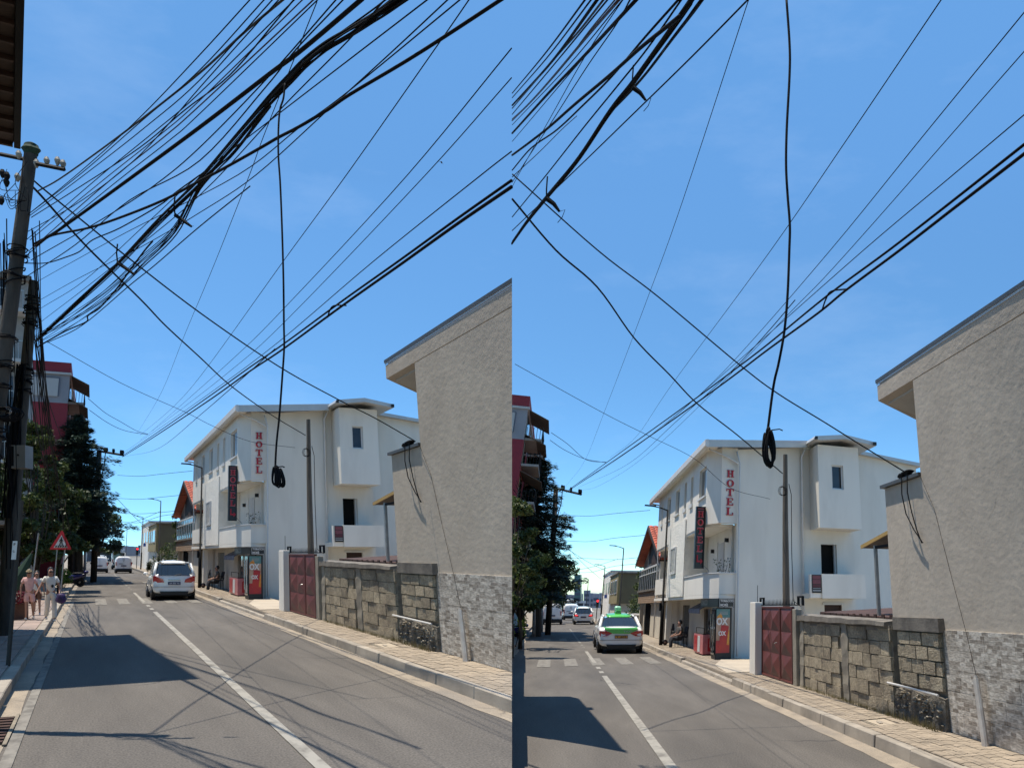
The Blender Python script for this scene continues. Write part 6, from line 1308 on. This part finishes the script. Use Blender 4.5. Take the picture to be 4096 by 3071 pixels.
def cables_left():
    W = LV; H = ' ' + HALF['left']; P1, P2, OV = 9.7, 20.0, 5.0
    bundle(W, [(146, 1362), (300, 1220), (470, 1061), (640, 880), (796, 729), (960, 540), (1080, 400), (1163, 312), (1222, 249), (1306, 181), (1400, 122), (1505, 55), (1590, -5), (1680, -70)], P2, OV, lambda f: 14 + 34 * f + 14 * max(0, f - .6), 24, 'thick trunk of black cables tied together rising from the farther pole' + H, 1, 4.2)
    bundle(W, [(145, 1364), (290, 1275), (430, 1175), (560, 1055), (700, 920), (796, 745), (920, 620), (1000, 520), (1080, 420)], P2, 9.0, lambda f: 46 - 30 * f, 9, 'loose black cables sagging below the thick cable trunk' + H, 2, 3.6)
    fan = 'thin black cable fanning from the nearer pole to the top edge' + H; gf = 'fanned cables' + H
    for pts, w, m in (
        ([(151, 765), (262, 700), (528, 506), (800, 291), (986, 122), (1138, -6)], 10, 'browncable'), ([(100, 868), (312, 695), (560, 470), (800, 219), (1005, -6)], 5, 'cable'), ([(110, 860), (330, 690), (560, 490), (800, 280), (1062, -6)], 5, 'cable'),
        ([(112, 868), (350, 690), (580, 510), (800, 320), (1095, -6)], 5, 'cable'), ([(105, 960), (400, 705), (620, 525), (800, 371), (1184, -6)], 5, 'cable'), ([(120, 960), (420, 715), (640, 540), (800, 401), (1216, -6)], 5, 'redcable'),
        ([(120, 1000), (430, 730), (660, 545), (800, 422), (1260, -6)], 6, 'redcable'), ([(120, 1010), (450, 740), (680, 560), (800, 454), (1277, -6)], 5, 'cable'), ([(125, 1040), (420, 870), (620, 740), (800, 589), (1070, 312), (1349, -6)], 6, 'cable'),
        ([(125, 870), (300, 760), (560, 590), (740, 440), (920, 300), (1100, 90), (1180, -6)], 6, 'cable'), ([(105, 930), (330, 800), (560, 620), (800, 350), (960, 170), (1120, -6)], 5, 'cable'), ([(100, 1110), (300, 980), (520, 800), (800, 642), (1062, 350), (1188, 194), (1378, -6)], 6, 'cable')):
        cable(W, pts, P1, OV, w, fan, gf, m)
    cable(W, [(140, 975), (199, 943), (266, 898), (483, 741), (800, 508), (1079, 295), (1209, 198), (1450, -6)], P1, OV, 19, 'heaviest single cable above the cable trunk' + H)
    cable(W, [(140, 985), (205, 943), (362, 910), (519, 856), (664, 796), (778, 735), (884, 680), (1036, 595), (1112, 551), (1197, 507), (1311, 439), (1400, 378), (1611, 253), (1771, 152), (2012, -6)], P1, OV, 15, 'second heavy cable bowing below the cable trunk to the top edge' + H)
    cable(W, [(100, 1053), (185, 1052), (260, 1030), (320, 1005), (370, 960), (480, 912), (640, 820), (700, 772), (800, 700)], P1, 7.5, 6, 'slack wavy cable leaving the nearer pole at mid height' + H)
    cable(W, [(150, 1126), (300, 1042), (520, 922), (952, 700), (1197, 511), (1400, 361), (1847, -6)], P2, OV, 5, fan, gf); cable(W, [(160, 1200), (330, 1105), (560, 990), (800, 850), (1024, 700), (1311, 441), (1560, 215), (1797, -6)], P2, OV, 5, fan, gf)
    cable(W, [(165, 1232), (340, 1120), (580, 900), (800, 700), (1087, 477), (1448, 200), (1717, -6)], P2, OV, 5, fan, gf); cable(W, [(160, 1290), (420, 1090), (800, 780), (1129, 430), (1391, 165), (1545, -6)], P2, OV, 5, fan, gf)
    cable(W, [(150, 1388), (260, 1325), (345, 1287), (352, 1262), (400, 1230), (470, 1150), (520, 1080), (580, 1000), (610, 965)], P2, 14, 7, 'kinked cable hanging under the cable trunk near the farther pole' + H)
    cable(W, [(190, 1370), (330, 1300), (520, 1140), (620, 1060), (800, 905), (1000, 745)], P2, 12, 5, 'thin cable running parallel below the cable trunk' + H)
    # two cables crossing down to the hotel
    cable(W, [(108, 735), (151, 768), (338, 977), (560, 1195), (660, 1300), (800, 1429), (920, 1540), (1080, 1655), (1222, 1741)], P1, 29, 8, 'black cable sloping down from the nearer pole to the yard pole' + H)
    cable(W, [(112, 700), (163, 747), (338, 890), (513, 1031), (800, 1251), (1111, 1463), (1361, 1602), (1500, 1672), (1657, 1762)], P1, 16, 7, 'long cable sloping down from the nearer pole to the annex ledge' + H)
    cable(W, [(195, 1370), (480, 1530), (741, 1648), (852, 1704), (1000, 1765), (1180, 1790)], P2, 30, 2.5, 'faint cable sagging from the farther pole towards the hotel' + H)
    cable(W, [(352, 1593), (420, 1650), (480, 1685), (545, 1722), (592, 1736)], 45, 55, 2.5, 'short slack cable from the red balconies over the street' + H, 'slack cables' + H)
    cable(W, [(358, 1640), (430, 1690), (500, 1722), (592, 1738)], 45, 55, 2.5, 'short slack cable from the red balconies over the street' + H, 'slack cables' + H)
    # service wires converging on the far power pole
    th = 'thin service wire converging on the far power pole' + H; gt = 'service wires' + H
    for pts, w in (([(548, 1735), (650, 1560), (741, 1333), (860, 1050), (998, 700), (1065, 518), (1268, 8)], 3), ([(560, 1740), (700, 1620), (833, 1463), (1139, 1037), (1400, 680), (1759, 169), (1880, -6)], 4), ([(600, 1730), (926, 1440), (1139, 1230), (1630, 700), (2046, 194)], 4), ([(560, 1760), (900, 1500), (1148, 1278), (1702, 700), (2046, 312)], 3.5), ([(480, 1820), (800, 1600), (1111, 1370), (1500, 1040), (1925, 700), (2046, 606)], 4), ([(500, 1825), (640, 1790), (800, 1660), (950, 1530), (1100, 1395)], 3)):
        cable(W, pts, 58, 6.8, w, th, gt)
    for dy, lb in ((0, 'upper of the two heavy cables from the far power pole'), (16, 'lower of the two heavy cables, with a splice loop')):
        pts = [(490, 1822 + dy * .3), (640, 1722 + dy * .6), (852, 1574 + dy), (1000, 1468 + dy), (1139, 1372 + dy * 1.2), (1371, 1202 + dy * 1.2), (1600, 1040 + dy * 1.2), (1830, 874 + dy * 1.3), (2046, 722 + dy * 1.6)]
        c = cable(W, pts, 58, 8.5, 11 if dy else 9, lb + H)
    cable(W, [(1310, 1270), (1322, 1235), (1340, 1222), (1385, 1222)], 13.8, 13.5, 7, 'small cable loop at a splice in the heavy cable' + H, None, 'cable', 'splice_loop')
    # drop cable with coil
    cable(W, [(1140, 335), (1134, 393), (1120, 440), (1114, 520), (1114, 625), (1121, 730), (1128, 900), (1134, 1111), (1136, 1300), (1137, 1389), (1130, 1500), (1118, 1660), (1106, 1778), (1101, 1875)], 6.4, 5.9, 10, 'thick cable dangling straight down with a coil at its end' + H)
    coil(W, 1107, 1905, 5.9, 13, 40, 'small coil tied at the end of the dangling cable' + H)
    # ties
    for (x, y), lb in (((470, 1050), 'frayed tie stub hanging from the cable trunk'), ((700, 860), 'tie wire sticking out of the cable trunk')):
        p = W.at(x, y, 9.5); o = tag(empty('cable_tie', p), lb + H, 'cable tie'); MB().tube([(0, 0, .0), (-.01, 0, .1), (.0, 0, .19)], .008, 4).tube([(0, 0, 0), (.10, 0, -.07), (.17, 0, -.12)], [.02, .018, .012], 5).tube([(.17, 0, -.12), (.2, 0, -.11), (.19, 0, -.18)], .004, 4).build('stub', 'cable', o)
    # drop wires between the poles and the trees
    rnd = random.Random(12)
    for i in range(22):
        x0 = rnd.uniform(95, 165); y0 = rnd.uniform(780, 1420); x1 = x0 + rnd.uniform(20, 150); y1 = rnd.uniform(1750, 2260); cable(W, [(x0, y0), ((x0 + x1) / 2 + rnd.uniform(-25, 5), (y0 + y1) / 2), (x1, y1)], 17, 27 + rnd.uniform(0, 8), rnd.uniform(2.5, 4.5), 'thin drop wire hanging from the concrete poles into the trees' + H, 'drop wires' + H)
    for i in range(9):
        x0 = rnd.uniform(0, 70); cable(W, [(x0, rnd.uniform(850, 1100)), (x0 + rnd.uniform(-10, 30), 1500), (x0 + rnd.uniform(-20, 40), rnd.uniform(1900, 2300))], 16, 18, rnd.uniform(3, 6), 'thin drop wire hanging from the concrete poles into the trees' + H, 'drop wires' + H)
    for y0, y1, d in ((1900, 1893, 60), (1992, 1985, 75), (2050, 2046, 95), (2085, 2060, 110)): cable(W, [(470, y0), (560, y0 + 4), (650, y1 + 2), (770, y1 - 10)], d, d * .8, 2, 'faint wire strung across the far end of the street' + H, 'far street wires' + H)
    for a, b in (((465, 1990), (620, 2140)), ((480, 2030), (660, 2105)), ((480, 2100), (640, 2045))): cable(W, [a, ((a[0] + b[0]) / 2, (a[1] + b[1]) / 2 + 6), b], 80, 100, 2, 'faint wire strung across the far end of the street' + H, 'far street wires' + H)
def coil(W, x, y, d, rx, ry, label):
    p = W.at(x, y, d); o = tag(empty('cable_coil', p), label, 'cable'); k = d / FOC; rnd = random.Random(3)
    for i in range(7):
        a = rx * k * rnd.uniform(.45, 1.15); b = ry * k * rnd.uniform(.6, 1.08); tl = rnd.uniform(-.1, .42)
        pts = []
        for j in range(17):
            w = 2 * math.pi * j / 16; u, v = a * math.sin(w) * (1 - .45 * math.cos(w)), b * math.cos(w); pts.append((u * math.cos(tl) - v * math.sin(tl) * .5, .02 * i - .04, v * math.cos(tl) + u * math.sin(tl) * .3))
        MB().tube(pts, (3.2 + .05 * rx) * k, 6).build('loop', 'cable', o, smooth=True)
    MB().tube([(0, 0, ry * k * .9), (.5 * rx * k, 0, ry * k * .95), (1.8 * rx * k, 0, ry * k * 1.0), (2.4 * rx * k, 0, ry * k * .92)], 2.5 * k, 5).build('loose_end', 'cable', o)
    MB().ball((-.2 * rx * k, 0, ry * k * .95), .42 * rx * k, .03, .2 * ry * k, 8, 6).build('knot', 'cable', o, smooth=True)
def cables_right():
    W = RV; H = ' ' + HALF['right']; S = 1.6582; FAR, OV = 11.0, 5.0
    def z(l): return [(max(2048.6, 2048 + x / S), y / S) for x, y in l]
    bundle(W, z([(0, 1610), (100, 1470), (230, 1310), (440, 1055), (650, 740), (790, 565), (960, 330), (1110, 120), (1200, -8)]), FAR, OV, lambda f: 14 + 38 * f, 24, 'thick trunk of black cables crossing the upper left' + H, 5, 6.5)
    bundle(W, z([(660, 740), (800, 590), (960, 400), (1150, 150), (1270, -8)]), 8.6, OV, lambda f: 8 + 14 * f, 6, 'loose strands along the right side of the thick cable trunk' + H, 6, 5)
    cable(W, z([(0, 1030), (130, 935), (250, 840), (420, 690), (660, 490), (850, 320), (1000, 200), (1110, 110)]), FAR, OV, 16, 'heavy cable joining the thick cable trunk from the left' + H)
    cable(W, z([(0, 1130), (100, 1010), (170, 950), (300, 860), (460, 710), (660, 510), (880, 250), (1110, -8)]), FAR, OV, 10, 'wavy cable just under the heavy joining cable' + H)
    cable(W, z([(0, 1440), (240, 1145), (480, 840), (700, 570), (900, 320), (1128, -8)]), FAR, OV, 8, 'straight cable left of and parallel to the thick trunk' + H)
    cable(W, z([(0, 1530), (440, 1110), (780, 780), (1200, 370), (1572, -8)]), FAR, OV, 7, 'straight cable right of and parallel to the thick trunk' + H)
    fan = 'thin black cable fanning across the upper left corner' + H; gf = 'fanned cables' + H
    for l, w, m in (([(0, 620), (240, 330), (490, -8)], 8, 'cable'), ([(0, 650), (260, 350), (530, -8)], 7, 'cable'), ([(0, 700), (280, 390), (570, -8)], 13, 'cable'), ([(0, 720), (300, 370), (450, 200), (612, -8)], 9, 'browncable'), ([(0, 760), (320, 380), (640, -8)], 7, 'cable'), ([(0, 800), (140, 660), (290, 490), (500, 240), (715, -8)], 12, 'redcable'), ([(0, 830), (380, 430), (740, -8)], 5, 'cable'), ([(0, 885), (250, 610), (480, 370), (830, -8)], 15, 'cable'), ([(0, 940), (400, 470), (700, 130), (790, -8)], 5, 'cable'), ([(0, 790), (130, 670), (330, 450), (510, 210), (690, -8)], 6, 'browncable')):
        cable(W, z(l), FAR, OV, w, fan, gf, m)
    cable(W, z([(0, 1210), (130, 1010), (250, 830), (500, 440), (700, 150), (785, -8)]), FAR, OV, 5, 'thin cable rising steeply at the left edge' + H, 'steep cables' + H); cable(W, z([(0, 1240), (60, 1130), (250, 790), (500, 350), (742, -8)]), FAR, OV, 4, 'thin cable rising steeply at the left edge' + H, 'steep cables' + H)
    cable(W, z([(0, 1175), (180, 1010), (330, 860), (430, 770)]), FAR, 12, 4, 'thin cable rising steeply at the left edge' + H, 'steep cables' + H)
    cable(W, [(2049, 697), (2389, 1000), (2630, 1185), (2963, 1463), (3111, 1574), (3300, 1690), (3460, 1790), (3640, 1900)], 14, 15, 7, 'long cable sloping down across the sky to the annex ledge' + H)
    cable(W, [(2049, 796), (2223, 1000), (2389, 1148), (2537, 1352), (2680, 1500), (2790, 1615), (2950, 1740), (3130, 1893)], 14, 27, 8, 'black cable sloping down across the sky to the yard pole' + H)
    cable(W, [(2060, 1456), (2407, 1648), (2600, 1745), (2778, 1834), (2920, 1950), (3080, 1995)], 20, 28, 2.5, 'faint cable sagging towards the hotel front' + H)
    cable(W, [(2200, 1760), (2260, 1800), (2340, 1835), (2425, 1850)], 45, 55, 2.5, 'short slack cable from the red balconies over the street' + H, 'slack cables' + H); cable(W, [(2205, 1730), (2270, 1775), (2345, 1838), (2425, 1848)], 45, 55, 2.5, 'short slack cable from the red balconies over the street' + H, 'slack cables' + H)
    th = 'thin service wire converging on the far power pole' + H; gt = 'service wires' + H
    for pts, w in (([(2262, 1945), (2340, 1840), (2420, 1640), (2593, 1185), (2732, 800), (2992, 8), (3000, -8)], 3), ([(2440, 1830), (2550, 1740), (2700, 1520), (3084, 1000), (3400, 540), (3770, -8)], 4), ([(2360, 1910), (2450, 1850), (2640, 1710), (2900, 1480), (3322, 1000), (3700, 535), (4120, 22)], 4), ([(2330, 1960), (2400, 1940), (2560, 1840), (2780, 1640), (3160, 1250), (3398, 1000), (4120, 180)], 3.5), ([(2300, 1940), (2600, 1745), (2900, 1490), (3455, 1000), (3800, 710), (4120, 440)], 4), ([(2310, 1950), (2520, 1850), (2700, 1690), (2910, 1500), (3060, 1340), (3180, 1200)], 3)):
        cable(W, pts, 58, 6.2, w, th, gt)
    cable(W, [(2275, 1958), (2530, 1775), (2772, 1601), (2909, 1500), (3072, 1376), (3311, 1181), (3557, 1000), (3800, 812), (4120, 560)], 58, 8.0, 10, 'upper of the two heavy cables running from the far power pole' + H)
    cable(W, [(2265, 1968), (2530, 1792), (2786, 1611), (2938, 1500), (3072, 1398), (3275, 1250), (3390, 1156), (3600, 1000), (3830, 822), (4120, 598)], 58, 8.0, 11.5, 'lower of the two heavy cables, with a splice loop' + H)
    cable(W, [(3288, 1240), (3304, 1195), (3325, 1165), (3390, 1156)], 12.7, 12.4, 8, 'small cable loop at a splice in the heavy cable' + H, None, 'cable', 'splice_loop')
    cable(W, [(3145, -8), (3158, 180), (3158, 300), (3147, 510), (3144, 660), (3150, 780), (3159, 900), (3157, 1000), (3150, 1180), (3137, 1326), (3115, 1450), (3094, 1543), (3070, 1725)], 5.2, 4.9, 13, 'thick cable dangling straight down with a coil at its end' + H)
    coil(W, 3078, 1790, 4.9, 22, 74, 'coil of cable tied at the end of the dangling cable' + H)
    for (x, y), lb in (((2186, 795), 'frayed tie stub hanging from the cable trunk'), ((2530, 350), 'tie wire sticking out of the cable trunk')):
        p = W.at(x, y, 7.0); o = tag(empty('cable_tie', p), lb + H, 'cable tie'); o.scale = (.7, .7, .7); MB().tube([(0, 0, .0), (0, 0, .1), (.01, 0, .24)], .008, 4).tube([(0, 0, 0), (.08, 0, -.06), (.14, 0, -.14)], [.03, .025, .014], 5).tube([(.14, 0, -.14), (.2, 0, -.12), (.17, 0, -.2), (.12, 0, -.26)], .004, 4).build('stub', 'cable', o)
    rnd = random.Random(14)
    for i in range(9):
        x0 = 2050 + rnd.uniform(0, 20); y0 = rnd.uniform(1900, 2150); x1 = x0 + rnd.uniform(40, 160); y1 = y0 + rnd.uniform(100, 260); cable(W, [(x0, y0), ((x0 + x1) / 2, (y0 + y1) / 2 + rnd.uniform(10, 40)), (x1, y1)], 37, 43, rnd.uniform(2, 3), 'thin drop wire slung into the street trees' + H, 'drop wires' + H)
    for y0, y1, d in ((2060, 2052, 60), (2162, 2150, 75), (2230, 2236, 95), (2285, 2262, 110)): cable(W, [(2260, y0), (2360, y0 + 3), (2460, y1 + 1), (2600, y1 - 12)], d, d * .8, 2, 'faint wire strung across the far end of the street' + H, 'far street wires' + H)
    for a, b in (((2262, 2180), (2410, 2320)), ((2262, 2190), (2440, 2290)), ((2270, 2285), (2470, 2235))): cable(W, [a, ((a[0] + b[0]) / 2, (a[1] + b[1]) / 2 + 6), b], 80, 100, 2, 'faint wire strung across the far end of the street' + H, 'far street wires' + H)
ORD = 'first second third fourth fifth sixth seventh eighth ninth tenth eleventh twelfth thirteenth fourteenth fifteenth sixteenth seventeenth eighteenth'.split()
def number_group(group, text):
    g = [o for o in col.objects if o.get('group') == group]
    def endx(o): v = (o.data.vertices[-1].co + o.location) if o.data else o.location; return v.x / v.y
    for i, o in enumerate(sorted(g, key=endx)): o['label'] = text % ORD[i]
# ------------------------------------------------------------------ street life on both sites
def street_life():
    for W in (LV, RV):
        H = ' ' + HALF[W.key]
        ch = rigid(W, 'chair', 6.45, 34.2, .15, 'empty black metal armchair outside the hotel shop' + H, 'chair', turn=R(-60)); chair(ch); ch.scale = (.95, .95, .95)
        ch = rigid(W, 'chair', 6.12, 29.8, .15, 'black armchair under the seated man' + H, 'chair', turn=R(-80)); chair(ch); ch.scale = (.95, .95, .95)
        p = rigid(W, 'person', 6.10, 29.8, -.26, 'man in dark clothes sitting in the shade outside the shop' + H, 'person', turn=R(-80)); p.scale = (.95, .95, .95)
        person(p, 1.6, dict(legs=[((-.11, -.42, .86), (-.12, -.40, .42)), ((.11, -.44, .86), (.12, -.5, .42))], arms=[((-.26, -.06, 1.1), (-.16, -.3, 1.0)), ((.26, -.06, 1.1), (.18, -.32, 1.0))]), 'clothgrey', 'clothdark', True, shoes='clothdark')
    c = rigid(LV, 'white_hatchback', 3.40, 25.4, .0, 'white hatchback driving away before the hotel in the left half', 'car', length=1.2); car(c, 'hatch', 'carwhite', None, 'platedark', False, 'AA 832 TG')
    c = rigid(RV, 'green_taxi', 3.44, 28.9, .0, 'white taxi with bright green roof and boot and a roof sign', 'taxi', length=1.12, size=1.0); car(c, 'sedan', 'carwhite', 'cargreen', 'plateyellow', False, 'T 402')
    c = rigid(RV, 'white_hatchback', 3.85, 72.5, .0, 'small white hatchback far ahead of the green taxi', 'car', length=1.1, size=1.12); car(c, 'hatch', 'carwhite', None, 'platedark', True)
    v = rigid(LV, 'parked_van', .85, 63, .0, 'white van parked at the left kerb beyond the moped in the left half', 'van', size=.84); van(v)
    v = rigid(LV, 'white_van', 3.12, 61.5, .0, 'white van with a shield badge on its rear doors', 'van', size=.86); van(v, badge=True)
    v = rigid(LV, 'white_van', 3.35, 78, .0, 'taller white van ahead of the badged van', 'van', size=.95); van(v, tall=2.3, rear='glass')
    v = rigid(RV, 'parked_van', .62, 73.5, .0, 'white van parked at the left kerb beyond the moped in the right half', 'van', size=1.1); van(v)
    v = rigid(RV, 'white_van', 3.2, 97, .0, 'white van in the queue ahead of the far hatchback', 'van', size=1.15); van(v, badge=True)
    v = rigid(RV, 'white_van', 3.6, 118, .0, 'tall white van at the head of the queue', 'van', size=1.2); van(v, tall=2.5, rear='glass')
    for W, t_, s_ in ((LV, 1.4, 95), (RV, 1.2, 105)):
        c = rigid(W, 'white_hatchback', t_, s_, .0, 'oncoming white car glimpsed beyond the parked van ' + HALF[W.key], 'car', turn=R(180), size=1.0); car(c, 'hatch')
# ------------------------------------------------------------------ build
for W in (LV, RV):
    build_ground(W); build_hotel(W); build_shop(W); build_wall(W); build_far_right(W); build_left(W)
build_left_extras()
street_life()
cables_left(); cables_right()
for h_ in ('left', 'right'):
    number_group('fanned cables in the %s half' % h_, '%s thin cable from the left in the fan at the top of the ' + h_ + ' half')
    number_group('distant blocks in the %s half' % h_, '%s distant block from the left on the skyline in the ' + h_ + ' half')
    number_group('service wires in the %s half' % h_, '%s thin wire from the left converging on the far power pole in the ' + h_ + ' half')
